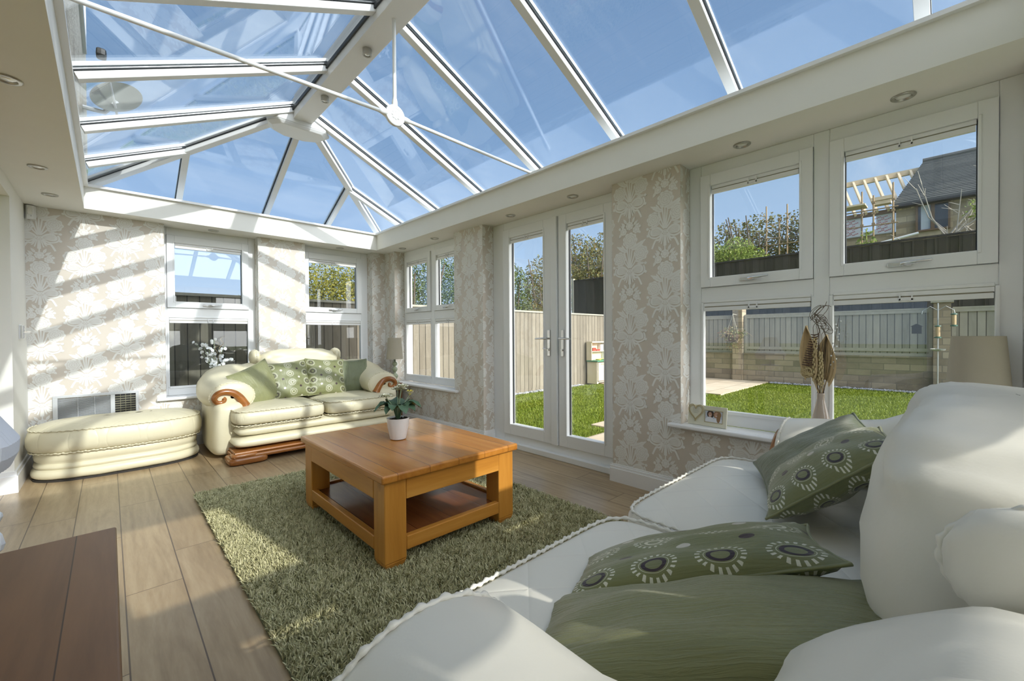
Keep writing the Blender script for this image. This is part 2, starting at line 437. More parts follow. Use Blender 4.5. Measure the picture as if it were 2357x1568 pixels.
# house side: pier, lintel over a wide opening, the hall behind it
w = MB()
w.box(XLO, XL, 4.56, YB - .001, 0, ZC - .001); w.box(XLO, XL, YN + .001, 4.559, 2.08, ZC - .001)
struct('wall_left', w, M['paint'])
h = MB()
h.box(-3.5, -3.4, YN, .2, 0, 2.3); h.box(-3.5, -3.4, 4.3, 4.9, 0, 2.3); h.box(-3.5, -3.4, .2, 4.3, 0, .3); h.box(-3.5, -3.4, .2, 4.3, 2.1, 2.3)
h.box(-3.5, XLO - .001, 4.9, 5.0, 0, 2.3)
h.box(-3.5, -3.2, YN - .1, YN - .002, 0, 2.3); h.box(-1.0, XL - .001, YN - .1, YN - .002, 0, 2.3); h.box(-3.2, -1.0, YN - .1, YN - .002, 2.1, 2.3)
h.box(-3.4, XLO - .002, YN + .002, 4.89, 2.25, 2.3)
struct('wall_hall', h, M['paint'])
for nm, bx in (('hall_fill_door', [(-3.2, -3.12, 0), (-2.14, -2.06, 0), (-1.08, -1.0, 0)]), ('hall_fill_window', [(.2, .28, 1), (1.5, 1.58, 1), (2.9, 2.98, 1), (4.22, 4.3, 1)])):  # hall glazing added out of view to let fill daylight onto the right wall
    r_ = struct(nm); f1 = MB(); g1 = MB()
    for a_, b2, ax in bx:
        if ax == 0: f1.box(a_, b2, YN - .08, YN - .02, .0005, 2.099)
        else: f1.box(-3.48, -3.42, a_, b2, .301, 2.099)
    if nm == 'hall_fill_door': f1.box(-3.12, -1.08, YN - .08, YN - .02, 2.03, 2.099); f1.box(-3.12, -1.08, YN - .08, YN - .02, .0005, .08); g1.box(-3.12, -1.08, YN - .053, YN - .047, .08, 2.03)
    else: f1.box(-3.48, -3.42, .28, 4.22, 2.03, 2.099); f1.box(-3.48, -3.42, .28, 4.22, .301, .37); g1.box(-3.453, -3.447, .28, 4.22, .37, 2.03)
    f1.build('frame', M['upvc'], r_); g1.build('glass_pane', M['glass'], r_)
hw = MB(); hw.box(-.44, -.125, -3.5, 5.75, ZU + .005, 6.2)
t = NT('house_render'); co = t.coord()
f_ = t.noise(co, 3, 4); c = t.ramp(f_, [(.3, (.40, .36, .29)), (.7, (.60, .56, .47))])
M['render'] = t.finish(c, .9, t.bump(t.noise(co, 40, 4), .6, .02))
hw.box(-.125, -.110, 3.55, 4.9, 3.55, 4.85, 1); hw.box(-.127, -.103, 3.45, 3.55, 3.45, 4.95, 2); hw.box(-.127, -.103, 4.9, 5.0, 3.45, 4.95, 2)
hw.box(-.127, -.103, 3.55, 4.9, 3.45, 3.55, 2); hw.box(-.127, -.103, 4.2, 4.28, 3.55, 4.85, 2)
t = NT('dark_window'); M['darkwin'] = t.finish((.03, .035, .04), .08, spec=.8)
struct('wall_house', hw, [M['render'], M['darkwin'], M['upvc']])

# floor
fl = MB(); fl.box(-3.5, 2.96, YNO, YO + .04, -.2, 0)
t = NT('oak_boards')
tc = t.n('TexCoord'); sp = t.n('SeparateXYZ', {0: tc.outputs['Object']})
k = t.math('DIVIDE', t.math('ADD', sp.outputs[0], .155), .192); cell = t.math('FLOOR', k); fr = t.math('FRACT', k)
rn = t.n('TexWhiteNoise', {'W': cell}, noise_dimensions='1D').outputs['Value']
ky = t.math('ADD', t.math('DIVIDE', sp.outputs[1], 1.29), t.math('MULTIPLY', rn, 1.0)); celly = t.math('FLOOR', ky); fy = t.math('FRACT', ky)
rn2 = t.n('TexWhiteNoise', {'Vector': t.n('CombineXYZ', {0: cell, 1: celly, 2: 0.0}).outputs[0]}, noise_dimensions='3D').outputs['Value']
sm = t.math('MAXIMUM', t.math('GREATER_THAN', t.math('ABSOLUTE', t.math('SUBTRACT', fr, .5)), .488), t.math('GREATER_THAN', t.math('ABSOLUTE', t.math('SUBTRACT', fy, .5)), .4985))
cb = t.n('CombineXYZ', {0: t.math('MULTIPLY', sp.outputs[0], 7.0), 1: t.math('ADD', t.math('MULTIPLY', sp.outputs[1], .8), t.math('MULTIPLY', rn2, 40.0)), 2: t.math('MULTIPLY', rn2, 17.0)}).outputs[0]
n1 = t.noise(cb, 1.3, 5, .6, 1.8); wv = t.n('TexWave', {'Vector': cb, 'Scale': 1.1, 'Distortion': 11.0, 'Detail': 3.0, 'Detail Scale': .6}).outputs['Fac']
n2 = t.noise(cb, 14, 3, .65)
g = t.math('ADD', t.math('MULTIPLY', n1, .72), t.math('ADD', t.math('MULTIPLY', wv, .06), t.math('MULTIPLY', n2, .22)))
c = t.ramp(g, [(.28, (.25, .17, .088)), (.5, (.38, .275, .155)), (.75, (.50, .39, .24))])
c = t.mix(t.math('MULTIPLY', rn2, .25), c, (.32, .215, .115)); c = t.mix(sm, c, (.09, .055, .03))
hh = t.math('SUBTRACT', g, t.math('MULTIPLY', sm, 2.0))
M['oak'] = t.finish(c, .3, t.bump(hh, .1, .004), spec=.5)
struct('floor', fl, M['oak'])

# skirting boards
def skirt(mb, x0, x1, y0, y1): mb.box(x0, x1, y0, y1, 0, .105)
s = MB(); T = .018
def sk_right(y0, y1):
    s.box(XR - T, XR, y0, y1, .0005, .10); s.box(XR - T * .7, XR, y0, y1, .10, .118); s.box(XR - T * .4, XR, y0, y1, .118, .13)
for a, b in ((3.24 - T, YB - .002), (-.5, 1.745 + T)): sk_right(a, b)
for yy, sg in ((3.24, -1), (1.745, 1)):
    s.box(XR, XW - .002, yy, yy + sg * T, .0005, .10); s.box(XR, XW - .002, yy, yy + sg * T * .7, .10, .118); s.box(XR, XW - .002, yy, yy + sg * T * .4, .118, .13)
struct('baseboard_right', s, M['gloss'])
s = MB(); s.box(XL, XR - T, YB - T, YB, .0005, .10); s.box(XL, XR - T, YB - T * .7, YB, .10, .118); s.box(XL, XR - T, YB - T * .4, YB, .118, .13)
struct('baseboard_back', s, M['gloss'])
s = MB()
s.box(XL, XL + T, 4.56 - T, YB - T, .0005, .12); s.box(XL, XL + T * .6, 4.56 - T * .6, YB - T, .12, .15)
s.box(XLO, XL, 4.56 - T, 4.56, .0005, .12); s.box(XLO, XL, 4.56 - T * .6, 4.56, .12, .15)
struct('baseboard_left', s, M['gloss'])
s = MB(); s.box(XL, XR - T, YN, YN + T, .0005, .12); struct('baseboard_front', s, M['gloss'])

# ceiling strip with its upstand round the glass roof
c = MB()
ox0, ox1, oy0, oy1 = XLO, 2.90, YNO, YO + .04
for x0, x1, y0, y1 in ((ox0, ox1, PY1, oy1), (ox0, ox1, oy0, PY0), (PX1, ox1, PY0, PY1), (ox0, PX0, PY0, PY1)): c.box(x0, x1, y0, y1, ZC, ZU)
L = .028
for x0, x1, y0, y1 in ((PX0, PX1, PY1 - L, PY1), (PX0, PX1, PY0, PY0 + L), (PX1 - L, PX1, PY0 + L, PY1 - L), (PX0, PX0 + L, PY0 + L, PY1 - L)): c.box(x0, x1, y0, y1, ZU - .012, ZU + .008, 1)
struct('ceiling', c, [M['paint'], M['gloss']])

# ------------------------------------------------------------------ windows and door
def mapper(side):
    if side == 'right': return lambda u, d, z: (XW - d, -u, z)
    if side == 'back': return lambda u, d, z: (u, YW - d, z)
    return lambda u, d, z: (-u, YNW + d, z)
def ubox(mb, mp, u0, u1, d0, d1, z0, z1, m=0):
    a, b = mp(u0, d0, z0), mp(u1, d1, z1); mb.box(a[0], b[0], a[1], b[1], a[2], b[2], m)
def blind(mp, u0, u1, ztop, par):
    b = MB(); ubox(b, mp, u0, u1, -.018, .004, ztop - .020, ztop); ubox(b, mp, u0 + .002, u1 - .002, -.012, .008, ztop - .050, ztop - .027)
    ubox(b, mp, u0 + .004, u1 - .004, -.010, .000, ztop - .03, ztop - .018, 1)
    um = (u0 + u1) / 2
    for k in (-1, 1): ubox(b, mp, um + k * .022 - .003, um + k * .022 + .003, .004, .012, ztop - .045, ztop - .008)
    ubox(b, mp, um - .025, um + .025, .006, .012, ztop - .042, ztop - .034)
    return b.build('blind', [M['gloss'], M['shade']], par)
def lever(mp, u, z, par, ln=.125):
    b = MB(); ubox(b, mp, u - .065, u + .025, .018, .026, z - .010, z + .010)
    P = [mp(u - .01, .026, z), mp(u - .01, .045, z), mp(u + .01, .050, z + .001), mp(u + .05, .050, z + .004), mp(u + ln - .03, .048, z + .008)]
    b.tube(P, [.009, .009, .009, .008, .0065], 8)
    o = b.build('handle', M['chrome'], par, angle=40, bevel=.002); o['label'] = 'chrome lever handle'
def window(name, side, u0, u1, cols, z0=.50, z1=ZC, zt=(1.29, 1.387), ztop=2.117, sill=True, low_in=(.016, .010)):
    mp = mapper(side); root = struct(name)
    fr = MB(); D = -.07
    ubox(fr, mp, u0, cols[0][0] , D, 0, z0, z1); ubox(fr, mp, cols[-1][1], u1, D, 0, z0, z1)
    for a, b in zip(cols[:-1], cols[1:]): ubox(fr, mp, a[1], b[0], D, 0, z0, z1)
    for a, b in cols:
        ubox(fr, mp, a, b, D, 0, ztop, z1); ubox(fr, mp, a, b, D, 0, zt[0], zt[1]); ubox(fr, mp, a, b, D, 0, z0, z0 + .085)
        la, lb = a + low_in[0] - .016, b - low_in[1] + .016
        for x0, x1, q0, q1 in ((la, la + .016, z0 + .085, zt[0]), (lb - .016, lb, z0 + .085, zt[0])): ubox(fr, mp, x0, x1, -.03, .007, q0, q1)
        ubox(fr, mp, la + .016, lb - .016, -.03, .007, z0 + .07, z0 + .092); ubox(fr, mp, la + .016, lb - .016, -.03, .007, zt[0] - .004, zt[0] + .014)
    fr.build('window_frame', M['upvc'], root, bevel=.004)
    if sill:
        s = MB(); e = .075
        ubox(s, mp, u0 + .002, u1 - .002, -.0, .14, z0 - .026, z0); ubox(s, mp, u0 - e, u1 + e, .1401, .185, z0 - .026, z0)
        s.build('window_sill', M['gloss'], root, bevel=.008, segs=3)
    for a, b in cols:
        sh = MB(); w = .062; zs0, zs1 = zt[1] + .002, ztop - .002; a2, b2 = a + .002, b - .002
        ubox(sh, mp, a2, a2 + w, -.05, .018, zs0, zs1); ubox(sh, mp, b2 - w, b2, -.05, .018, zs0, zs1)
        ubox(sh, mp, a2 + w, b2 - w, -.05, .018, zs0, zs0 + w); ubox(sh, mp, a2 + w, b2 - w, -.05, .018, zs1 - w - .01, zs1)
        for q in ((a2 + w - .012, a2 + w), (b2 - w, b2 - w + .012)): ubox(sh, mp, q[0], q[1], .018, .023, zs0 + w - .012, zs1 - w)
        so = sh.build('sash', M['upvc'], root, bevel=.004)
        g = MB(); ubox(g, mp, a2 + w - .005, b2 - w + .005, -.030, -.024, zs0 + w - .005, zs1 - w - .005); g.build('glass_pane', M['glass'], root)
        k = MB()
        for q in ((a2 + w, a2 + w + .004), (b2 - w - .004, b2 - w)): ubox(k, mp, q[0], q[1], -.035, -.019, zs0 + w, zs1 - w - .01)
        k.build('gasket', M['gasket'], root)
        blind(mp, a2 + w + .004, b2 - w - .004, zs1 - w - .011, root)
        lever(mp, (a + b) / 2, zs0 + .03, root)
        la, lb = a + low_in[0], b - low_in[1]
        g = MB(); ubox(g, mp, la - .004, lb + .004, -.024, -.018, z0 + .086, zt[0] - .001); g.build('glass_pane', M['glass'], root)
        blind(mp, la + .002, lb - .002, zt[0] - .006, root)
    return root
window('window_1', 'back', .40, 1.20, [(.425, 1.135)], low_in=(.015, .012))
window('window_2', 'back', 1.69, 2.52, [(1.705, 2.43)], low_in=(.012, .012))
window('window_3', 'right', -5.03, -3.72, [(-4.99, -4.385), (-4.315, -3.77)])
window('window_4', 'right', -1.23, .21, [(-1.153, -.538), (-.466, .138)])
window('window_5', 'front', -1.20, -.40, [(-1.135, -.425)])
window('window_6', 'front', -2.52, -1.69, [(-2.43, -1.705)])

mp = mapper('right'); dr = struct('door_1')
fr = MB(); D = -.07
ubox(fr, mp, -3.24, -3.078, D, 0, 0.0005, ZC); ubox(fr, mp, -1.81, -1.745, D, 0, .0005, ZC); ubox(fr, mp, -3.078, -1.81, D, 0, 2.12, ZC)
ubox(fr, mp, -3.078, -1.81, D, .0, .0005, .118); ubox(fr, mp, -3.238, -1.747, 0, .05, .0005, .05)
fr.build('door_frame', M['upvc'], dr, bevel=.004)
for a, b, wl, wr, hs in ((-3.074, -2.378, .092, .165, 1), (-2.366, -1.812, .088, .09, -1)):
    sh = MB(); z0, z1 = .122, 2.116
    ubox(sh, mp, a, a + wl, -.05, .018, z0, z1); ubox(sh, mp, b - wr, b, -.05, .018, z0, z1)
    ubox(sh, mp, a + wl, b - wr, -.05, .018, z0, z0 + .10); ubox(sh, mp, a + wl, b - wr, -.05, .018, z1 - .085, z1)
    if hs > 0: ubox(sh, mp, b - .065, b, .018, .032, z0, z1)
    for q0, q1 in ((a + wl - .014, a + wl), (b - wr, b - wr + .014)): ubox(sh, mp, q0, q1, .018, .024, z0 + .086, z1 - .071)
    lf = sh.build('door_leaf', M['upvc'], dr, bevel=.004)
    g = MB(); ubox(g, mp, a + wl - .005, b - wr + .005, -.03, -.024, z0 + .095, z1 - .08); g.build('glass_pane', M['glass'], lf)
    k = MB()
    for q in ((a + wl, a + wl + .005), (b - wr - .005, b - wr)): ubox(k, mp, q[0], q[1], -.04, -.019, z0 + .1, z1 - .085)
    k.build('gasket', M['gasket'], lf)
    blind(mp, a + wl + .004, b - wr - .004, z1 - .086, lf)
    hu = b - .098 if hs > 0 else a + .045
    d0 = .018
    hp = MB(); ubox(hp, mp, hu - .016, hu + .016, d0, d0 + .008, .90, 1.13)
    P = [mp(hu, d0 + .008, 1.055), mp(hu, d0 + .05, 1.055), mp(hu - hs * .02, d0 + .055, 1.055), mp(hu - hs * .12, d0 + .05, 1.052)]
    hp.tube(P, [.009, .009, .009, .007], 8)
    hp.tube([mp(hu, d0 + .006, .955), mp(hu, d0 + .02, .955)], .009, 10)
    if hs > 0: hp.tube([mp(hu, d0 + .02, .965), mp(hu, d0 + .05, .965)], .004, 6); hp.tube([mp(hu - .03, d0 + .05, .965), mp(hu + .012, d0 + .05, .965)], .006, 6)
    o = hp.build('handle', M['chrome'], lf, angle=40, bevel=.003); o['label'] = 'chrome door handle on long plate'

# ------------------------------------------------------------------ glass roof
rf = struct('roof'); SL = .46
zR = lambda x: 2.516 - SL * (x - 2.68)
zL = lambda x: 2.516 + SL * (x + .12)
zB = lambda y: 2.516 - SL * (y - 5.50)
zN = lambda y: 2.516 + SL * (y + .60)
AX, AY0, AY1 = 1.285, .80, 4.10
XE, XH, YE, YE0 = 2.94, -.122, 5.72, -.82
nR = Vector((SL, 0, 1)); nL = Vector((-SL, 0, 1)); nB = Vector((0, SL, 1)); nN = Vector((0, -SL, 1))
kR = (YE - AY1) / (XE - AX)
def hipR(y): return AX + (y - AY1) / kR if y > AY1 else (AX + (AY0 - y) / kR if y < AY0 else AX)
def hipL(y): return AX - (y - AY1) if y > AY1 else (AX - (AY0 - y) if y < AY0 else AX)
YLB, YLN = AY1 + AX - XH, AY0 - (AX - XH)
def pane(pts, nrm):
    n = Vector(nrm).normalized() * .006; g = MB(); k = len(pts)
    g.add([Vector(p) for p in pts] + [Vector(p) + n for p in pts], [tuple(range(k - 1, -1, -1)), tuple(range(k, 2 * k))] + [(i, (i + 1) % k, k + (i + 1) % k, k + i) for i in range(k)])
    o = g.build('glass_pane', M['roofglass'], rf)
def bar(p, q, up, w=.058):
    b = MB(); b.obox(p, q, w * .9, -.052, -.036, up, 0); b.obox(p, q, w * .72, -.036, -.009, up, 0); b.obox(p, q, w * 1.0, -.009, -.001, up, 1); b.obox(p, q, w * .5, -.001, .012, up, 2); b.obox(p, q, w, .012, .034, up, 0)
    return b.build('rafter', [M['upvc'], M['gasket'], M['alu']], rf, bevel=.002, segs=1)
YS = [.10, .89, 1.68, 2.47, 3.26, 4.05, 4.85]
for y in YS:
    bar((XE, y, zR(XE)), (hipR(y), y, zR(hipR(y))), nR); bar((XH, y, zL(XH)), (hipL(y), y, zL(hipL(y))), nL)
E_ = [YE0] + YS + [YE]
for a, b in zip(E_[:-1], E_[1:]):
    mid = [y for y in (AY0, AY1) if a < y < b]
    top = [(hipR(y), y, zR(hipR(y))) for y in sorted([a, b] + mid, reverse=True)]
    pane([(XE, a, zR(XE)), (XE, b, zR(XE))] + [p for p in top if p[0] < XE - 1e-6], nR)
E_ = [YLN] + YS + [YLB]
for a, b in zip(E_[:-1], E_[1:]):
    mid = [y for y in (AY0, AY1) if a < y < b]
    top = [(hipL(y), y, zL(hipL(y))) for y in sorted([a, b] + mid, reverse=True)]
    pane(([(XH, a, zL(XH)), (XH, b, zL(XH))] + [p for p in top if p[0] > XH + 1e-6])[::-1], nL)
XS = [.535, 1.325, 2.02]
yT = lambda x: AY1 + (AX - x) if x < AX else AY1 + (x - AX) * kR
yT0 = lambda x: AY0 - (AX - x) if x < AX else AY0 - (x - AX) * kR
for x in XS:
    bar((x, YE, zB(YE)), (x, yT(x), zB(yT(x))), nB); bar((x, YE0, zN(YE0)), (x, yT0(x), zN(yT0(x))), nN)
E_ = [XH] + XS + [XE]
for a, b in zip(E_[:-1], E_[1:]):
    xs = sorted([a, b] + ([AX] if a < AX < b else []))
    pane([(b, YE, zB(YE)), (a, YE, zB(YE))] + [(x, yT(x), zB(yT(x))) for x in xs if yT(x) < YE - 1e-6], nB)
    pane([(a, YE0, zN(YE0)), (b, YE0, zN(YE0))] + [(x, yT0(x), zN(yT0(x))) for x in xs[::-1] if yT0(x) > YE0 + 1e-6], nN)
up = Vector((0, 0, 1))
for q, ap in (((XE, YE, zB(YE)), AY1), ((XH, YLB, zL(XH)), AY1), ((XE, YE0, zN(YE0)), AY0), ((XH, YLN, zL(XH)), AY0)):
    o = bar((AX, ap, zR(AX)), q, up, .07); o.name = 'hip_bar'
rb = MB()
rb.box(AX - .079, AX + .079, AY0 - .02, AY1 + .02, 3.02, 3.20); rb.box(AX - .055, AX + .055, AY0, AY1, 3.20, 3.26)
rb.box(AX - .092, AX - .0795, AY0, AY1, 3.085, 3.115, 1); rb.box(AX + .0795, AX + .092, AY0, AY1, 3.085, 3.115, 1)
rb.build('ridge_beam', [M['upvc'], M['gasket']], rf, bevel=.004)
for yy, sg in ((AY1, 1), (AY0, -1)):
    hb = MB()
    a = [(-.20, -.06), (.20, -.06), (.27, .04), (.22, .17), (.10, .24), (-.10, .24), (-.22, .17), (-.27, .04)]
    P1 = [(AX + x, yy + sg * y) for x, y in a]; P0 = [(AX + x * .84, yy + sg * (y * .8 + .01)) for x, y in a]
    if sg < 0: P1.reverse(); P0.reverse()
    hb.prism(P0, 2.955, 2.985, 0, top=P1); hb.prism(P1, 2.985, 3.10)
    hb.build('ridge_hub', M['upvc'], rf, bevel=.008)
eb = MB(); eb.box(2.901, 3.0, YE0, YE + .06, 2.25, 2.365); eb.box(XH + .01, 2.90, YO + .041, YE + .06, 2.25, 2.38); eb.box(XH + .01, 2.90, YE0 - .06, YNO - .001, 2.25, 2.38)
eb.build('eave_beam', M['upvc'], rf)
TY = 2.37; TZ = 2.435
tr = MB(); e1, e0 = Vector((2.60, TY, 2.398)), Vector((-.17, TY, 2.402)); hcn = Vector((AX, TY, TZ))
for e in (e0, e1):
    d = (e - hcn).normalized()
    tr.tube([hcn + d * .05, e], .0115, 10); tr.tube([hcn + d * .05, hcn + d * .085, hcn + d * .11], [.019, .017, .0115], 10)
tr.tube([hcn + up * .05, (AX, TY, 3.021)], .0115, 10); tr.tube([hcn + up * .05, hcn + up * .085, hcn + up * .11], [.019, .017, .0115], 10)
tr.build('tie_rod', M['upvc'], rf, angle=40)
ro = MB()
for sg in (-1, 1):
    pr = [(0, .020), (.012, .020), (.018, .014), (.034, .013), (.040, .018), (.054, .016), (.062, .010), (.064, 0)]
    ro.lathe([(r_, sg * z_) for r_, z_ in pr], AX, TY, TZ, 32, axis='y')
    for k in range(8):
        a = 2 * PI * k / 8; ro.puff(AX + .022 * cos(a), TY + sg * .016, TZ + .022 * sin(a), .009, .005, .009, 1, 1, 8, 6)
ro.build('tie_rosette', M['gloss'], rf, angle=35)
# ------------------------------------------------------------------ fabrics
def silk(name, col, pattern=False):
    t = NT(name); tc = t.n('TexCoord'); uv = tc.outputs['UV']
    mp_ = t.n('Mapping', {'Vector': uv, 'Scale': (55, 4.5, 1)}).outputs[0]
    cr = t.noise(mp_, 1.0, 4, .6, .8); big = t.noise(uv, 3.5, 3, .5, .6)
    c = t.mix(big, [x * .86 for x in col], [min(1, x * 1.14) for x in col])
    c = t.mix(t.math('MULTIPLY', cr, .25), c, [min(1, x * 1.5) for x in col])
    if pattern:
        sp = t.n('SeparateXYZ', {0: uv}); u, v = sp.outputs[0], sp.outputs[1]
        def cell(x, off, per):
            k = t.math('ADD', t.math('DIVIDE', t.math('SUBTRACT', x, off), per), .5)
            return t.math('MULTIPLY', t.math('SUBTRACT', t.math('FRACT', k), .5), per), t.math('FLOOR', k)
        def band(d, r, w): return t.math('LESS_THAN', t.math('ABSOLUTE', t.math('SUBTRACT', d, r)), w)
        dx, cu = cell(u, .10, .40); dy, cv = cell(v, .125, .25)
        d = t.math('SQRT', t.math('ADD', t.math('MULTIPLY', dx, dx), t.math('MULTIPLY', dy, dy)))
        ang = t.math('ARCTAN2', dy, dx)
        mid = t.math('LESS_THAN', t.math('ABSOLUTE', t.math('SUBTRACT', cu, 1.0)), .5)
        ring = band(d, .043, .0085)
        c = t.mix(t.math('MULTIPLY', ring, t.math('SUBTRACT', 1.0, mid)), c, (.035, .018, .024))
        c = t.mix(t.math('MULTIPLY', t.math('MAXIMUM', band(d, .036, .0075), band(d, .062, .002)), mid), c, (.66, .64, .50))
        c = t.mix(t.math('MULTIPLY', band(d, .060, .0015), t.math('SUBTRACT', 1.0, mid)), c, (.60, .60, .46))
        dots = t.math('MULTIPLY', band(d, .083, .0095), t.math('GREATER_THAN', t.math('SINE', t.math('MULTIPLY', ang, 20.0)), .15))
        c = t.mix(dots, c, (.72, .71, .60))
        ex, du = cell(u, .30, .40); ey, dv_ = cell(v, .0, .25)
        d2 = t.math('SQRT', t.math('ADD', t.math('MULTIPLY', ex, ex), t.math('MULTIPLY', ey, ey)))
        par = t.math('GREATER_THAN', t.math('FRACT', t.math('MULTIPLY', t.math('ADD', du, dv_), .5)), .25)
        dot = t.math('LESS_THAN', d2, .030)
        c = t.mix(t.math('MULTIPLY', dot, par), c, (.62, .58, .50)); c = t.mix(t.math('MULTIPLY', dot, t.math('SUBTRACT', 1.0, par)), c, (.045, .02, .02))
    h = t.math('ADD', t.math('MULTIPLY', cr, .8 if not pattern else .35), t.math('MULTIPLY', big, .8))
    return t.finish(c, .36, t.bump(h, .7, .010), spec=.55, **{'Sheen Weight': .3, 'Sheen Roughness': .4})
M['silk'] = silk('sage_green_silk', (.22, .225, .10))
M['silkdark'] = silk('plain_dull_green', (.135, .155, .080))
M['silkpat'] = silk('patterned_green_silk', (.19, .20, .085), True)

def pillow(name, label, mat, size, thick, loc, rot, group, seed=0, uvflip=False, sag=0.0):
    t_ = thing(name, label, 'cushion', loc, 0, group); t_.rotation_euler = rot
    b = MB(); N = 26; w, hgt = size
    def P(u, v, sd):
        x = w / 2 * u * (1 - .075 * (1 - v * v)); y = hgt / 2 * v * (1 - .075 * (1 - u * u))
        e = max(0.0, (1 - u * u) * (1 - v * v)); z = thick / 2 * e ** .42
        nz = noise.noise(Vector((u * 2.2 + seed * 3.1, v * 2.2, sd * 2.0 + seed)))
        ed = (1 - e) * e ** .25
        wr = .5 * sin(26 * u + 3 * sin(5 * v + seed)) * (abs(v) ** 3) + .5 * sin(24 * v + 3 * sin(4 * u + seed)) * (abs(u) ** 3)
        return Vector((x, y, sd * (z + .012 * nz * e ** .4 + .006 * wr * ed) + sag * (u * u + v * v - .6) * .5 + .004 * noise.noise(Vector((u * 3 + 9, v * 3, seed)))))
    for sd in (1, -1):
        rows = [[P(-1 + 2 * i / N, -1 + 2 * j / N, sd) for j in range(N + 1)] for i in range(N + 1)]
        if sd < 0: rows = [r_[::-1] for r_ in rows]
        b.grid(rows, uv=True)
    b.build('cushion_cover', mat, t_, smooth=True)
    E_ = []
    M_ = 40
    for i in range(M_): E_.append(P(-1 + 2 * i / M_, -1, 0))
    for i in range(M_): E_.append(P(1, -1 + 2 * i / M_, 0))
    for i in range(M_): E_.append(P(1 - 2 * i / M_, 1, 0))
    for i in range(M_): E_.append(P(-1, 1 - 2 * i / M_, 0))
    MB().tube(E_, .0042, 6, closed=True).build('seam_edge', M['silk'] if mat != M['silkdark'] else mat, t_, smooth=True)
    return t_

# ------------------------------------------------------------------ sofas
def ruffle(mb, pts, r=.0062, wl=.02, closed=False):
    out = []; L = 0; step = .005
    P_ = [Vector(p) for p in pts] + ([Vector(pts[0])] if closed else [])
    res = []
    for a, b in zip(P_[:-1], P_[1:]):
        n = max(1, int((b - a).length / step))
        for k in range(n): res.append(a.lerp(b, k / n))
    res.append(P_[-1])
    rs = []
    for i, p in enumerate(res):
        ph = i * step / wl * 2 * PI + 1.3 * noise.noise(p * 30)
        rs.append(r * (.85 + .3 * sin(ph))); out.append(p + Vector((0, 0, .35 * r * sin(ph * .5 + 1))))
    mb.tube(out, rs, 6)
def pleat(k=18, amp=.012):
    def f(p, x, y, z):
        a = math.atan2(z, x); e = min(1, (x * x + z * z))
        q = 1 + amp * sin(k * a + 2 * noise.noise(Vector((x * 2, y * 2, z * 2)))) * e ** 3
        n_ = noise.noise(Vector((x * 1.7 + k, y * 1.7, z * 1.7))) * .010
        rg_ = 1 - abs(noise.noise(Vector((x * 1.3 + k, y * 1.3, z * 4.2)))) * 2; rg_ = max(0, rg_) ** 3 * .011
        q -= rg_ * .8
        return Vector((p.x * q, p.y * q - n_ + rg_ * .6 * (1 if y < 0 else -1), p.z * q))
    return f
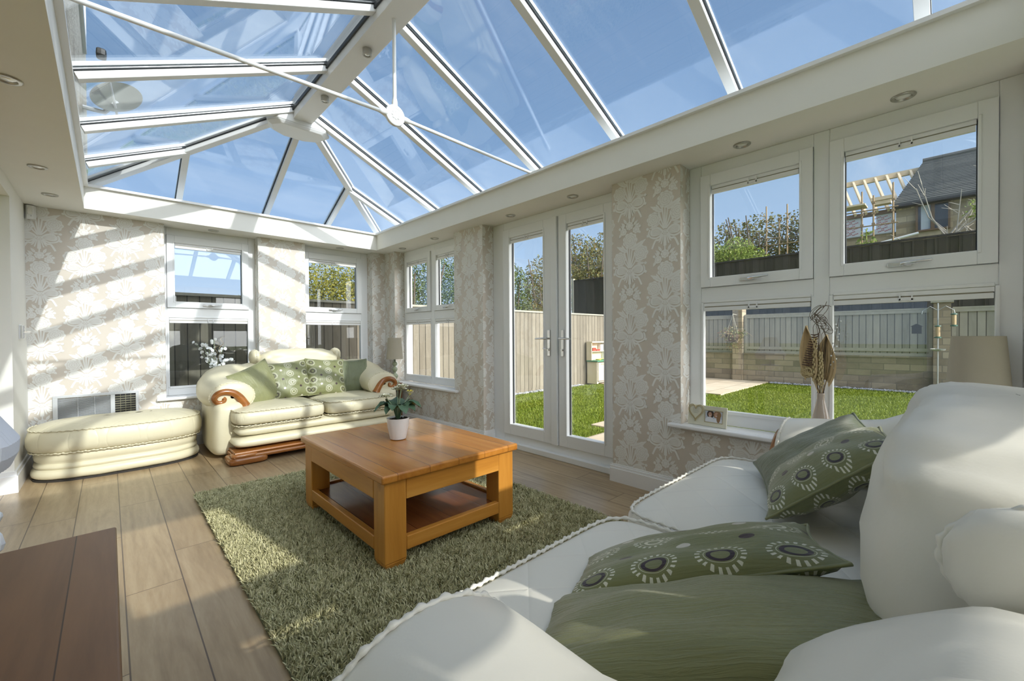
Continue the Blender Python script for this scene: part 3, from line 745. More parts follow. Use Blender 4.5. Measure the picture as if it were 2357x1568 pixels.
def make_sofa(label, loc, rotz, hw, lea, qui, dep=0.0, pw=.42, scr=(0, .87)):
    t_ = thing('sofa', label, 'sofa', loc, rotz, None)
    R = Matrix.Rotation
    fr = MB()
    fr.puff(0, .50 + dep / 2, .255, hw + .02, .485 + dep / 2, .058, .6, .12, 40, 10); fr.puff(0, .485 + dep / 2, .165, hw + .05, .505 + dep / 2, .062, .6, .12, 40, 10)
    fr.puff(0, .94 + dep, .44, hw * .98, .085, .36, .35, .25, 32, 14)
    for s in (-1, 1): fr.puff(s * (hw + .03), .58 + dep / 2, .27, .135, .38 + dep / 2, .245, .3, .45, 28, 12)
    fr.build('base', lea, t_, smooth=True)
    pl = MB()
    pl.box(-hw - .05, hw + .05, -.045, .5, .085, .108); pl.box(-hw - .06, hw + .06, -.060, .5, .045, .0845)
    pl.tube([(-hw - .05, -.045, .097), (hw + .05, -.045, .097)], .0125, 10); pl.tube([(-hw - .06, -.058, .066), (hw + .06, -.058, .066)], .0195, 10)
    pl.build('plinth', M['scroll'], t_, angle=40, bevel=.006)
    for s in (-1, 1):
        ft = MB(); ft.puff(s * (hw - .05), .035, .035, .15, .125, .035, .45, .35, 28, 8); ft.puff(s * (hw - .02), -.02, .075, .10, .06, .02, .5, .4, 20, 8)
        ft.build('foot', M['scroll'], t_, smooth=True)
        fb = MB(); fb.box(s * (hw - .08) - .04, s * (hw - .08) + .04, .84 + dep, .92 + dep, 0, .12); fb.build('foot', M['scroll'], t_, bevel=.004)
    cw = (hw + .04) / 2
    for s in (-1, 1):
        ct = MB(); ct.puff(s * cw, .40, .378, cw - .004, .42, .074, .42, .22, 48, 16, crown=.012)
        cu = ct.build('seat_cushion', qui, t_, smooth=True)
        rf_ = MB()
        for zz, ins in ((.437, .012), (.312, .010)):
            P_ = []
            a, b = cw - ins - .002, .418 - ins
            for k in range(61):
                w_ = -PI + PI * k / 60
                sg = lambda c, e: math.copysign(abs(c) ** e, c)
                P_.append((s * cw + a * sg(cos(w_), .22), .40 + b * sg(sin(w_), .22), zz))
            ruffle(rf_, P_)
        rf_.build('ruffle_trim', lea, cu, smooth=True)
    YA = .27
    SEC = [(.008, 0, .545, .150, .105), (.018, 0, .545, .172, .126), (.04, 0, .545, .181, .134), (.12, .012, .55, .187, .138), (.25, .03, .556, .192, .141), (.35, .03, .568, .198, .146), (.45, .005, .612, .21, .158), (.54, -.055, .65, .23, .16), (.61, -.11, .662, .235, .15), (.68, -.14, .665, .20, .12)]
    for s in (-1, 1):
        am = MB(); rows = []; K = 36
        for y, o, cz, rx, rz in [(.0, 0, .545, .02, .014), (.002, 0, .545, .09, .063)] + SEC + [(.71, -.14, .67, .01, .01)]:
            row = []
            for k in range(K):
                a = 2 * PI * k / K
                g_ = 1 + (.010 * sin(18 * a) if y < .02 else 0) + .020 * noise.noise(Vector((cos(a) * 1.5 + s * 4, sin(a) * 1.5, y * 4)))
                row.append((s * (hw + o) + s * rx * g_ * cos(a), y * (1 + dep) + YA, cz + rz * g_ * sin(a)))
            rows.append(row)
        am.grid(rows, cv=True)
        ao = am.build('armrest', lea, t_, smooth=True, doubles=True)
        rf_ = MB(); ruffle(rf_, [(s * hw + .176 * cos(a), YA + .024, .545 + .130 * sin(a)) for a in [2 * PI * k / 48 for k in range(48)]], closed=True)
        rf_.build('ruffle_trim', lea, ao, smooth=True)
        sc_ = MB()
        path = [(x_ * 1.12, z_ * 1.12 + .004) for x_, z_ in [(.085, -.085), (.07, -.055), (.045, -.012), (.005, .026), (-.05, .042), (-.10, .030), (-.126, -.004), (-.112, -.036), (-.078, -.042), (-.056, -.020), (-.070, .0)]]
        P_ = [Vector((-s * x_, 0, z_)) for x_, z_ in path]; Q = []
        for i in range(len(P_) - 1):
            for k in range(4):
                p0, p1, p2, p3 = P_[max(i - 1, 0)], P_[i], P_[i + 1], P_[min(i + 2, len(P_) - 1)]; u = k / 4
                Q.append(.5 * ((2 * p1) + (p2 - p0) * u + (2 * p0 - 5 * p1 + 4 * p2 - p3) * u * u + (3 * p1 - p0 - 3 * p2 + p3) * u ** 3))
        Q = [Vector((q.x + s * hw, YA, q.z + .545)) for q in Q]
        n_ = len(Q); sc_.tube(Q, [.043 * (1 - .66 * (i / n_) ** .8) for i in range(n_)], 10)
        sc_.build('wood_scroll', M['scroll'], ao, smooth=True)
        big_ = dep > 0
        sh = MB(); sh.puff(s * ((pw + hw) / 2 + (.08 if big_ else -.03)), .895 + dep - (.075 if big_ else 0), .645 - (.035 if big_ else 0), (hw - pw) / 2 + (.03 if big_ else .14), .125 + (.065 if big_ else 0), .155, .7, .55, 40, 20, rot=R(s * (.02 if big_ else .20), 3, 'Y') @ R(.62 if big_ else 0, 3, 'X'), fn=pleat(22, .014))
        sh.build('shoulder_cushion', lea, t_, smooth=True)
        lu = MB(); lu.puff(s * hw * .40, .815 + dep, .52, hw * .395, .105, .135, .65, .5, 40, 18, fn=pleat(20, .013)); lu.build('lumbar_cushion', lea, t_, smooth=True)
    bk = MB()
    def folds(p, x, y, z):
        q = pleat(26, .011)(p, x, y, z)
        f_ = sin(z * 6.5 + 1.2 * abs(x) ** 2 * 3) * .012 * max(0, 1 - x ** 4)
        return Vector((q.x, q.y - f_ * (1 if y < 0 else .2), q.z - .012 * x * x))
    bk.puff(0, .87 + dep, .72, pw, .155 + (.035 if dep else 0), .235, .52, .4, 64, 30, fn=folds, rot=R(-.08, 3, 'X'))
    bo = bk.build('back_panel', lea, t_, smooth=True)
    for s in (-1, 1):
        e_ = MB(); e_.puff(s * (pw + scr[0]), .895 + dep, scr[1], .050, .115, .082, .85, .85, 28, 14, fn=pleat(16, .012)); ruffle(e_, [(s * (pw + scr[0]), .895 + dep + .112 * cos(a), scr[1] + .080 * sin(a)) for a in [2 * PI * k / 30 for k in range(30)]], .0055, closed=True)
        e_.build('scroll_end', lea, bo, smooth=True)
    return t_
make_sofa('cream leather two seat sofa with wood scrolls, by back windows', (1.535, 4.22, 0), 0, .73, M['leather'], M['quilt'])
make_sofa('large ivory leather sofa under right window, heaped with cushions', (1.335, .84, 0), PI, 1.0, M['leather2'], M['quilt2'], .045, .49, (.05, .79))

# ------------------------------------------------------------------ ottoman
ot = thing('ottoman', 'cream leather ottoman in front of the wall heater grille', 'ottoman', (.075, 4.915, 0))
def sup(hx, hy, n, K=72):
    return [(hx * math.copysign(abs(cos(a)) ** (2 / n), cos(a)), hy * math.copysign(abs(sin(a)) ** (2 / n), sin(a))) for a in [2 * PI * k / K for k in range(K)]]
def stackup(mb, prof, hx, hy, n):
    rows = []
    for ins, z_ in prof:
        rows.append([(x_ * (1 - ins / hx), y_ * (1 - ins / hy), z_ + .004 * noise.noise(Vector((x_ * 9, y_ * 9, z_ * 12)))) for x_, y_ in sup(hx, hy, n)])
    mb.grid(rows, cv=True)
o_ = MB(); stackup(o_, [(.05, .014), (.02, .016), (.004, .03), (0, .05), (.004, .072), (.018, .086), (.03, .088), (.022, .093), (.014, .105), (.018, .122), (.032, .130), (.034, .134), (.020, .15), (.016, .18), (.024, .215), (.05, .225)], .525, .315, 2.7)
o_.build('base', M['leather'], ot, smooth=True)
o_ = MB(); stackup(o_, [(.05, .214), (.012, .216), (-.012, .235), (-.022, .27), (-.022, .32), (-.010, .365), (.0, .385), (.012, .392), (.03, .402), (.09, .422), (.17, .434), (.24, .438), (.30, .438), (.313, .437)], .525, .315, 2.7)
oc = o_.build('seat_cushion', M['quilt'], ot, smooth=True)
for zz, e in ((.386, .005), (.217, .004)):
    rf_ = MB(); ruffle(rf_, [(x_ * (1 + e / .5), y_ * (1 + e / .3), zz) for x_, y_ in sup(.525, .315, 2.7)], .006, closed=True); rf_.build('ruffle_trim', M['leather'], oc, smooth=True)
bd = MB(); bd.prism([(x_ * .985, y_ * .975) for x_, y_ in sup(.525, .315, 2.7)], 0.0005, .015); bd.build('base_board', M['dark_base'], ot)

# ------------------------------------------------------------------ coffee table and its plant
ct = thing('coffee_table', 'square pine coffee table with lower shelf on the green rug', 'coffee table', (1.281, 2.283, 0))
b = MB(); b.box(-.419, .419, -.548, .548, .422, .460); b.build('tabletop', M['pine'], ct, bevel=.009, segs=3)
for sx in (-1, 1):
    for sy in (-1, 1):
        b = MB(); x_, y_ = sx * .343, sy * .472
        ch = .018
        pts = [(x_ - .055, y_ - .055), (x_ + .055, y_ - .055), (x_ + .055, y_ + .055), (x_ - .055, y_ + .055)]
        b.prism(pts, .05, .4215); b.prism([(x_ + (px - x_) * .78, y_ + (py - y_) * .78) for px, py in pts], .012, .05, top=pts)
        b.build('leg', M['pine_leg'], ct, bevel=.005)
for sy in (-1, 1):
    b = MB(); b.box(-.288, .288, sy * .515 - .013, sy * .515 + .005, .325, .4215); b.build('apron', M['pine_x'], ct, bevel=.003)
    b = MB(); b.box(-.288, .288, sy * .505 - .022, sy * .505 + .010, .085, .150); b.build('shelf_rail', M['pine_x'], ct, bevel=.004)
for sx in (-1, 1):
    b = MB(); b.box(sx * .386 - .013, sx * .386 + .005, -.417, .417, .325, .4215); b.build('apron', M['pine_y'], ct, bevel=.003)
    b = MB(); b.box(sx * .376 - .022, sx * .376 + .010, -.417, .417, .085, .150); b.build('shelf_rail', M['pine_y'], ct, bevel=.004)
b = MB(); b.box(-.353, .353, -.482, .482, .118, .138); b.build('shelf', M['shelf'], ct)

pp = thing('potted_plant', 'white flowered plant in a white pot on the coffee table', 'potted plant', (1.262, 2.325, .4605))
b = MB(); b.lathe([(0, .001), (.042, .001), (.047, .004), (.062, .075), (.067, .125), (.0665, .129), (.062, .128), (.060, .115), (.0, .115)], n=40); b.build('pot', M['ceramic'], pp, angle=40)
b = MB(); b.lathe([(.0605, .1165), (.05, .121), (.02, .122), (0, .121)], n=24)
for k in range(40):
    a, q = rnd.random() * 6.28, rnd.random() * .055; s_ = .003 + rnd.random() * .004; b.puff(q * cos(a), q * sin(a), .121, s_, s_, s_, 1, 1, 6, 4)
b.build('soil', M['soil'], pp, smooth=True)
def leafblade(mb, base, azim, ln, wid, rise, droop, m=0, fold=.25, n=10):
    d = Vector((cos(azim), sin(azim), 0)); sd = Vector((-sin(azim), cos(azim), 0)); rows = []
    for i in range(n + 1):
        t_ = i / n; p = Vector(base) + d * ln * t_ + Vector((0, 0, rise * t_ - droop * t_ ** 2.4))
        w_ = wid * sin(PI * min(1, t_ * .93 + .07)) ** .75 * (1 + .10 * sin(16 * t_)) + .0006
        rows.append([p - sd * w_ + Vector((0, 0, fold * w_ + .004 * sin(14 * t_))), p - sd * w_ * .5, p - Vector((0, 0, fold * w_ * .4)), p + sd * w_ * .5, p + sd * w_ + Vector((0, 0, fold * w_ - .004 * sin(14 * t_)))])
    mb.grid(rows, m=m)
for k in range(13):
    b = MB(); a = k * 2.399 + .3; r0_ = .008
    st = Vector((r0_ * cos(a), r0_ * sin(a), .115)); tp = Vector((.03 * cos(a), .03 * sin(a), .175 + .03 * rnd.random()))
    b.tube([st, st.lerp(tp, .5) + Vector((0, 0, .01)), tp], .0028, 6)
    leafblade(b, tp - Vector((cos(a), sin(a), 0)) * .004, a, .095 + .03 * rnd.random(), .033 + .008 * rnd.random(), .065 + .035 * rnd.random(), .085 + .02 * rnd.random())
    b.build('leaf', M['leaf'], pp, smooth=True)
for (dx, dy, h_, kind) in ((-.070, .02, .262, 0), (.0, .0, .300, 0), (.028, .015, .296, 0), (.072, -.02, .268, 1), (.012, -.03, .318, 0)):
    b = MB(); tp = Vector((dx, dy, h_)); b.tube([(dx * .1, dy * .1, .116), (dx * .45, dy * .45, .116 + (h_ - .116) * .6), tp], .0022, 6)
    so_ = b.build('flower_stem', M['stem'], pp, smooth=True)
    f_ = MB()
    for ring, (np_, ln, up_) in enumerate(((8, .028, .012), (6, .020, .020)) if kind == 0 else ((6, .016, .026), (4, .011, .028))):
        for k in range(np_): leafblade(f_, tp + Vector((0, 0, -.004 + .003 * ring)), 2 * PI * k / np_ + ring * .4 + dx * 20, ln * 1.5, .015, up_, .006, m=ring if kind else 0, n=6)
    f_.puff(tp.x, tp.y, tp.z + .002, .008, .008, .009, 1, 1, 10, 6, m=1)
    f_.build('flower', [M['petal'], M['petal_y']], so_, smooth=True)

# ------------------------------------------------------------------ rug
rg = thing('shag_rug', 'sage green shag rug under the pine coffee table', 'rug', (1.25, 2.28, 0))
RX, RY = .845, 1.275
b = MB(); b.box(-RX, RX, -RY, RY, .0005, .010)
M['rugback'] = plain('rug_backing', (.16, .17, .09), .95, var=.2, vs=60); b.build('backing', M['rugback'], rg)
def rug_pile(N):
    r_ = np.random.default_rng(5)
    x_ = r_.uniform(-RX, RX, N); y_ = r_.uniform(-RY, RY, N)
    # denser toward the viewer's end is not needed: one even pile, tufts lean together
    fx = np.array([noise.noise(Vector((a * 22, b_ * 22, 1.0))) for a, b_ in zip(x_[::1], y_[::1])]); fy = np.array([noise.noise(Vector((a * 22, b_ * 22, 7.0))) for a, b_ in zip(x_, y_)])
    ln = r_.uniform(.020, .034, N); an = np.arctan2(fy, fx) + r_.normal(0, 1.1, N); lean = r_.uniform(.15, .8, N)
    dx, dy = np.cos(an), np.sin(an); tw = r_.uniform(0, 2 * PI, N); wx, wy = np.cos(tw) * .0021, np.sin(tw) * .0021
    V = np.zeros((N, 8, 3)); 
    for k, t_ in enumerate((0, .4, .75, 1.0)):
        cx = x_ + dx * lean * ln * t_ ** 1.6; cy = y_ + dy * lean * ln * t_ ** 1.6; cz = .009 + ln * t_ * (1 - .42 * lean * t_)
        wf = (1.0, 1.15, .95, .45)[k]
        V[:, 2 * k, 0] = cx - wx * wf; V[:, 2 * k, 1] = cy - wy * wf; V[:, 2 * k, 2] = cz
        V[:, 2 * k + 1, 0] = cx + wx * wf; V[:, 2 * k + 1, 1] = cy + wy * wf; V[:, 2 * k + 1, 2] = cz
    F = np.array([[0, 1, 3, 2], [2, 3, 5, 4], [4, 5, 7, 6]]); A = (np.arange(N)[:, None, None] * 8 + F[None]).reshape(-1, 4)
    me = bpy.data.meshes.new('pile'); me.vertices.add(N * 8); me.vertices.foreach_set('co', V.reshape(-1))
    me.loops.add(A.size); me.loops.foreach_set('vertex_index', A.reshape(-1)); me.polygons.add(len(A)); me.polygons.foreach_set('loop_start', np.arange(len(A)) * 4)
    me.update(calc_edges=True); return me
t = NT('rug_wool'); rp = t.n('NewGeometry').outputs['Random Per Island']; co = t.coord()
c = t.ramp(rp, [(0, (.36, .365, .20)), (.5, (.54, .53, .32)), (1, (.72, .69, .47))]); c = t.mix(t.math('MULTIPLY', t.noise(co, 4, 3), .5), c, (.55, .50, .28))
M['wool'] = t.finish(c, .9, spec=.2)
me = rug_pile(170000); me.materials.append(M['wool']); po = bpy.data.objects.new('pile', me); C.objects.link(po); po.parent = rg; po['kind'] = 'stuff'

# ------------------------------------------------------------------ scatter cushions
DG = math.radians
GS = 'cushions on the two seat sofa'; GB = 'cushions on the large ivory sofa'
def eul(nrm, upv):
    """orientation whose +Z (front) faces nrm and +Y follows upv"""
    z_ = Vector(nrm).normalized(); x_ = Vector(upv).cross(z_).normalized(); y_ = z_.cross(x_)
    return Matrix((x_, y_, z_)).transposed().to_euler()
pillow('cushion', 'plain crinkled green cushion against left arm of two seat sofa', M['silk'], (.42, .42), .15, (1.06, 4.74, .605), eul((.30, -1, .35), (-.45, .1, 1)), GS, 1)
pillow('cushion', 'ring patterned green cushion beside the crinkled plain one, two seat sofa', M['silkpat'], (.41, .41), .15, (1.36, 4.80, .635), eul((.02, -1, .42), (-.10, .42, 1)), GS, 2)
pillow('cushion', 'ring patterned green cushion next to dark plain one, two seat sofa', M['silkpat'], (.42, .42), .15, (1.74, 4.81, .64), eul((.05, -1, .40), (.06, .4, 1)), GS, 3)
pillow('cushion', 'flat dark green plain cushion near right arm of two seat sofa', M['silkdark'], (.36, .40), .13, (2.06, 4.86, .62), eul((-.15, -1, .30), (.03, .3, 1)), GS, 4)

pillow('cushion', 'ring patterned green cushion leaning at the far end of the ivory sofa', M['silkpat'], (.43, .43), .16, (1.73, .29, .625), eul((-.10, .62, .78), (.22, -.75, .62)), GB, 5)
pillow('cushion', 'plain green cushion tucked behind the far ring patterned one, ivory sofa', M['silkdark'], (.42, .44), .13, (1.97, .37, .605), eul((-.30, .50, .82), (.28, -.78, .55)), GB, 6)
pillow('cushion', 'ring patterned green cushion lying behind the nearest plain one, ivory sofa', M['silkpat'], (.27, .60), .13, (1.025, .445, .52), eul((-.02, .33, .94), (.46, -.82, .33)), GB, 7)
pillow('cushion', 'plain crinkled silky green cushion nearest the viewer on ivory sofa', M['silk'], (.33, .70), .16, (.80, .32, .51), eul((-.04, .24, .96), (.48, -.83, .27)), GB, 8)
# ------------------------------------------------------------------ downlights
def downlight(x, y, z, label, group, surface=False):
    t_ = thing('downlight', label, 'downlight', (x, y, z), 0, group)
    b = MB()
    if surface:
        b.lathe([(0, 0), (.030, 0), (.030, -.038), (.028, -.040), (.019, -.040), (.018, -.034), (0, -.034)], n=28); b.build('bezel', M['nickel'], t_, angle=35)
        b = MB(); b.lathe([(.0175, -.0345), (.012, -.0375), (0, -.0385)], n=20); b.build('bulb', M['bulb'], t_, smooth=True)
    else:
        b.lathe([(.046, 0), (.046, -.003), (.043, -.006), (.033, -.007), (.030, -.004), (.028, .0), (.026, -.0005)], n=32); b.build('bezel', M['nickel'], t_, angle=35)
        b = MB(); b.lathe([(.026, -.001), (.018, -.004), (.010, -.0055), (0, -.006)], n=20); b.build('bulb', M['bulb'], t_, smooth=True)
GD = 'recessed downlights in the ceiling strip'
for x, y, lab in ((-.30, 2.79, 'recessed downlight cut by the left picture edge, nearest on house side'), (-.318, 4.08, 'recessed downlight in house side ceiling strip, second from back wall'),
                  (-.313, 4.80, 'recessed downlight in ceiling above the wall sensor corner'), (.796, 5.285, 'recessed downlight above the window behind the ottoman and sofa arm'),
                  (2.097, 5.285, 'recessed downlight above the back window nearest the room corner'), (2.684, 4.79, 'recessed downlight above small side window, nearest the room corner'),
                  (2.681, 4.06, 'recessed downlight above small side window, nearer the doors'), (2.689, 2.82, 'recessed downlight above the left leaf of the glazed doors'),
                  (2.687, 2.10, 'recessed downlight above the right leaf of the glazed doors'), (2.691, .857, 'recessed downlight above left half of the large side window'),
                  (2.704, .165, 'recessed downlight above right half of the large side window, largest')):
    downlight(x, y, ZC - .0005, lab, GD)
GR = 'spotlights under the roof ridge'
downlight(AX, 2.74, 3.0195, 'round nickel spotlight under roof ridge, nearer the tie rod disc', GR, True)
downlight(AX, 3.51, 3.0195, 'round nickel spotlight under roof ridge, next to the white hub', GR, True)

# ------------------------------------------------------------------ wall fittings
t_ = thing('wall_heater', 'silver louvred heater grille low on back wall behind ottoman', 'heater grille', (-.08, YB, .48))
b = MB()
x0, x1, z0, z1 = -.272, .276, -.112, .112
for q in ((x0, x1, z1 - .022, z1), (x0, x1, z0, z0 + .022)): b.box(q[0], q[1], -.022, -.003, q[2], q[3])
for q in ((x0, x0 + .03), (x1 - .02, x1), (.085, .115)): b.box(q[0], q[1], -.022, -.003, z0 + .022, z1 - .022)
b.build('frame', M['silver'], t_, bevel=.002)
b = MB()
for k in range(22):
    z_ = z0 + .027 + k * .0078; b.obox((x0 + .03, -.012, z_), (.085, -.012, z_), .010, -.0006, .0006, (0, -.5, 1))
for x_ in (x0 + .15, x0 + .255): b.box(x_ - .0012, x_ + .0012, -.0195, -.006, z0 + .022, z1 - .022)
b.build('louvre_grille', M['silver'], t_)
b = MB(); b.box(.115, x1 - .02, -.006, -.003, z0 + .022, z1 - .022, 1)
for k in range(8): b.box(.115, x1 - .02, -.019, -.008, z0 + .03 + k * .021, z0 + .036 + k * .021, 0)
for k in range(3): b.box(.150 + k * .035, .1535 + k * .035, -.016, -.008, z0 + .022, z1 - .022, 0)
b.build('outlet_grille', [M['bamboo'], M['black']], t_)

t_ = thing('motion_sensor', 'small white alarm sensor high in back left wall corner', 'alarm sensor', (-.456, YB, 2.13))
b = MB(); b.prism([(-.031, 0), (-.031, -.018), (-.018, -.045), (.018, -.045), (.031, -.018), (.031, 0)], -.058, .055); b.build('housing', M['gloss'], t_, bevel=.004)
b = MB(); b.prism([(-.014, -.0455), (.014, -.0455), (.012, -.050), (-.012, -.050)], -.02, .03); b.build('lens', M['bulb'], t_)
b = MB(); b.puff(.006, -.0462, -.034, .0025, .002, .0025, 1, 1, 8, 6); b.build('indicator', M['black'], t_)

t_ = thing('door_catch', 'chrome door catch on the white house side pier', 'door catch', (XL, 4.93, 1.135))
b = MB(); b.box(0, .006, -.055, .055, -.055, .055); b.build('back_plate', M['gloss'], t_, bevel=.002)
b = MB()
for yy in (-.045, .03): b.box(.006, .022, yy - .007, yy + .007, -.05, .05)
b.tube([(.02, -.045, 0), (.03, .0, 0), (.045, .06, .0)], .007, 8); b.build('latch', M['chrome'], t_, bevel=.002)

# ------------------------------------------------------------------ dark table and crystal lamp at the left edge
t_ = thing('side_table', 'dark brown wooden table in the near left corner, crystal lamp on it', 'table', (-.235, 1.20, 0))
b = MB(); b.box(-.245, .245, -.585, .585, .468, .50); b.build('tabletop', M['brown'], t_, bevel=.006, segs=3)
for sx in (-1, 1):
    for sy in (-1, 1):
        b = MB(); b.box(sx * .195 - .03, sx * .195 + .03, sy * .53 - .03, sy * .53 + .03, .0005, .4675); b.build('leg', M['brown'], t_, bevel=.004)
    b = MB(); b.box(sx * .205 - .01, sx * .205 + .01, -.499, .499, .40, .4675); b.build('apron', M['brown'], t_)
for sy in (-1, 1):
    b = MB(); b.box(-.164, .164, sy * .54 - .01, sy * .54 + .01, .40, .4675); b.build('apron', M['brown'], t_)
LX, LY = -.325, 1.60
t_ = thing('crystal_lamp', 'table lamp with pleated white shade and crystal drops, left edge', 'table lamp', (LX, LY, .5005))
b = MB(); b.lathe([(0, 0), (.062, 0), (.064, .006), (.060, .014), (.035, .022), (.016, .032), (.013, .05), (.024, .065), (.030, .085), (.022, .108), (.012, .12), (.018, .135), (.026, .155), (.018, .178), (.010, .19), (.008, .30), (0, .30)], n=16); b.build('crystal_stem', M['crystal'], t_, angle=25)
b = MB(); b.lathe([(.010, .19), (.105, .182), (.110, .188), (.104, .194), (.010, .204)], n=24); b.build('drop_ring', M['crystal'], t_, angle=30)
for k in range(10):
    a = 2 * PI * k / 10 + .12; b = MB(); x_, y_ = .125 * cos(a), .125 * sin(a)
    b.tube([(x_ * .84, y_ * .84, .188), (x_, y_, .170), (x_, y_, .158)], .0016, 5)
    b.lathe([(0, .160), (.007, .152), (.008, .144), (.003, .132), (0, .130)], x_, y_, 0, 8); b.tube([(x_, y_, .131), (x_, y_, .108)], .001, 4)
    b.lathe([(0, .110), (.006, .100), (.011, .076), (.007, .062), (0, .056)], x_, y_, 0, 6); b.build('crystal_drop', M['crystal'], t_)
rows = []; NP = 120
for z_, r_ in ((.268, .158), (.272, .160), (.30, .172), (.33, .174), (.37, .150), (.42, .121), (.47, .097), (.52, .078), (.54, .072)):
    row = []
    for k in range(NP):
        a = 2 * PI * k / NP; q = ((a + PI / 6) % (PI / 3)) - PI / 6
        rr_ = r_ * cos(PI / 6) / cos(q) * .6 + r_ * .4 * (1.0) ; rr_ *= 1 + (.010 if k % 2 else -.006) * min(1, (.56 - z_) * 6)
        row.append((rr_ * cos(a), rr_ * sin(a), z_))
    rows.append(row)
b = MB(); b.grid(rows, cv=True); b.grid([[(x_ * .985, y_ * .985, z_) for x_, y_, z_ in r_] for r_ in rows], cv=True); b.build('lamp_shade', M['shade_w'], t_)

# ------------------------------------------------------------------ the pair of sage table lamps
def sage_lamp(loc, label):
    t_ = thing('table_lamp', label, 'table lamp', loc, 0, 'sage green table lamps')
    b = MB(); b.lathe([(0, 0), (.055, 0), (.058, .008), (.050, .020), (.028, .032), (.020, .045), (.032, .065), (.040, .085), (.034, .105), (.018, .122), (.014, .135), (.030, .155), (.034, .172), (.028, .190), (.013, .203), (.012, .212), (.028, .226), (.032, .240), (.026, .256), (.012, .268), (.010, .30), (0, .30)], n=28); b.build('lamp_base', M['lampbase'], t_, smooth=True)
    b = MB(); b.tube([(0, 0, .30), (0, 0, .37)], .012, 10); b.build('bulb_holder', M['gloss'], t_)
    b = MB(); b.lathe([(.102, .30), (.082, .565)], n=48); b.lathe([(.100, .30), (.080, .565)], n=48); b.lathe([(.102, .30), (.1, .30)], n=48); b.lathe([(.082, .565), (.08, .565)], n=48)
    for k in range(3): b.tube([(.08 * cos(k * 2.094), .08 * sin(k * 2.094), .555), (0, 0, .545)], .0015, 5)
    b.tube([(0, 0, .37), (0, 0, .545)], .003, 6); b.build('lamp_shade', M['shade'], t_, angle=40)
sage_lamp((2.735, -.075, .5005), 'sage table lamp with taupe shade on the sill, behind ivory sofa')
t_ = thing('lamp_table', 'small dark lamp table in the corner beside the two seat sofa', 'side table', (2.585, 4.93, 0))
b = MB(); b.box(-.085, .085, -.16, .16, .475, .50); b.build('tabletop', M['brown'], t_, bevel=.004)
for sx in (-1, 1):
    for sy in (-1, 1):
        b = MB(); b.box(sx * .06 - .015, sx * .06 + .015, sy * .13 - .015, sy * .13 + .015, .0005, .4745); b.build('leg', M['brown'], t_)
sage_lamp((2.585, 4.83, .5005), 'sage table lamp with taupe shade in the corner by two seat sofa')

# ------------------------------------------------------------------ arrangements on the sills
t_ = thing('honesty_arrangement', 'vase of silver honesty seed heads and curly twigs on back sill', 'vase', (.80, 5.375, .5005))
b = MB(); b.lathe([(0, 0), (.035, 0), (.048, .05), (.045, .12), (.026, .19), (.022, .22), (.026, .235), (.022, .233), (.018, .2), (0, .2)], n=24); b.build('vase', M['ceramic'], t_, angle=35)
for k in range(11):
    b = MB(); a = rnd.uniform(0, 6.28); sp_ = rnd.uniform(.05, .19) * (1 if k % 3 else .5); h_ = rnd.uniform(.30, .56)
    tip = Vector((sp_ * cos(a) * 1.05, sp_ * sin(a) * .26, h_)); st = Vector((0, 0, .2)); md = st.lerp(tip, .5) + Vector((0, 0, .03))
    pts = [st * (1 - u) ** 2 + md * 2 * u * (1 - u) + tip * u * u for u in [q / 8 for q in range(9)]]; b.tube(pts, .0022, 5, m=1)
    for q in range(9):
        u = rnd.uniform(.35, 1.0); p = st * (1 - u) ** 2 + md * 2 * u * (1 - u) + tip * u * u + Vector((rnd.uniform(-.022, .022), rnd.uniform(-.012, .012), rnd.uniform(-.015, .02)))
        b.puff(p.x, p.y, p.z, .0135 + rnd.random() * .005, .0018, .013 + rnd.random() * .006, 1, 1, 12, 4, rot=Matrix.Rotation(rnd.uniform(-.9, .9), 3, 'Z') @ Matrix.Rotation(rnd.uniform(-.8, .8), 3, 'X'))
    b.build('honesty_stem', [M['honesty'], M['stem']], t_, smooth=True)
for x_, h_, ph in ((.085, .60, 0), (-.005, .50, 2), (.03, .55, 4)):
    b = MB(); pts = []
    for q in range(46):
        u = q / 45; am = .024 * max(0, u - .35) / .65
        pts.append((x_ * u + am * sin(ph + u * 26), am * cos(ph + u * 26) * .8, .2 + (h_ - .2) * u))
    b.tube(pts, [.0035 * (1 - .6 * q / 45) for q in range(46)], 5); b.build('curly_twig', M['curl'], t_, smooth=True)

t_ = thing('dried_arrangement', 'taupe bottle vase of dried palm leaves and twigs on large window sill', 'vase', (2.742, .487, .5005))
b = MB(); b.lathe([(0, 0), (.040, 0), (.0465, .012), (.048, .05), (.044, .10), (.032, .16), (.020, .215), (.017, .235), (.017, .258), (.0185, .264), (.0155, .263), (.013, .23), (0, .23)], n=32); b.build('vase', M['vase'], t_, smooth=True)
def palm(base, tip, wid, name='palm_leaf'):
    b = MB(); base, tip = Vector(base), Vector(tip); d = tip - base; sd = Vector((.35, 1, 0)).normalized(); sd = (sd - d.normalized() * sd.dot(d.normalized())).normalized(); nn = d.cross(sd).normalized(); rows = []
    for i in range(15):
        u = i / 14; w_ = wid * (sin(PI * min(1, .12 + u * .9)) ** .8) * (1 - .25 * u); row = []
        for k in range(13):
            q = -1 + k / 6; row.append(base + d * (u - .14 * q * q * (1 - u)) + sd * w_ * q + nn * (.006 * (k % 2) + .02 * q * q))
        rows.append(row)
    b.grid(rows); b.build(name, M['driedleaf'], t_)
palm((0, .040, .365), (.0, .058, .625), .052); palm((.012, -.018, .335), (.012, -.030, .575), .066)
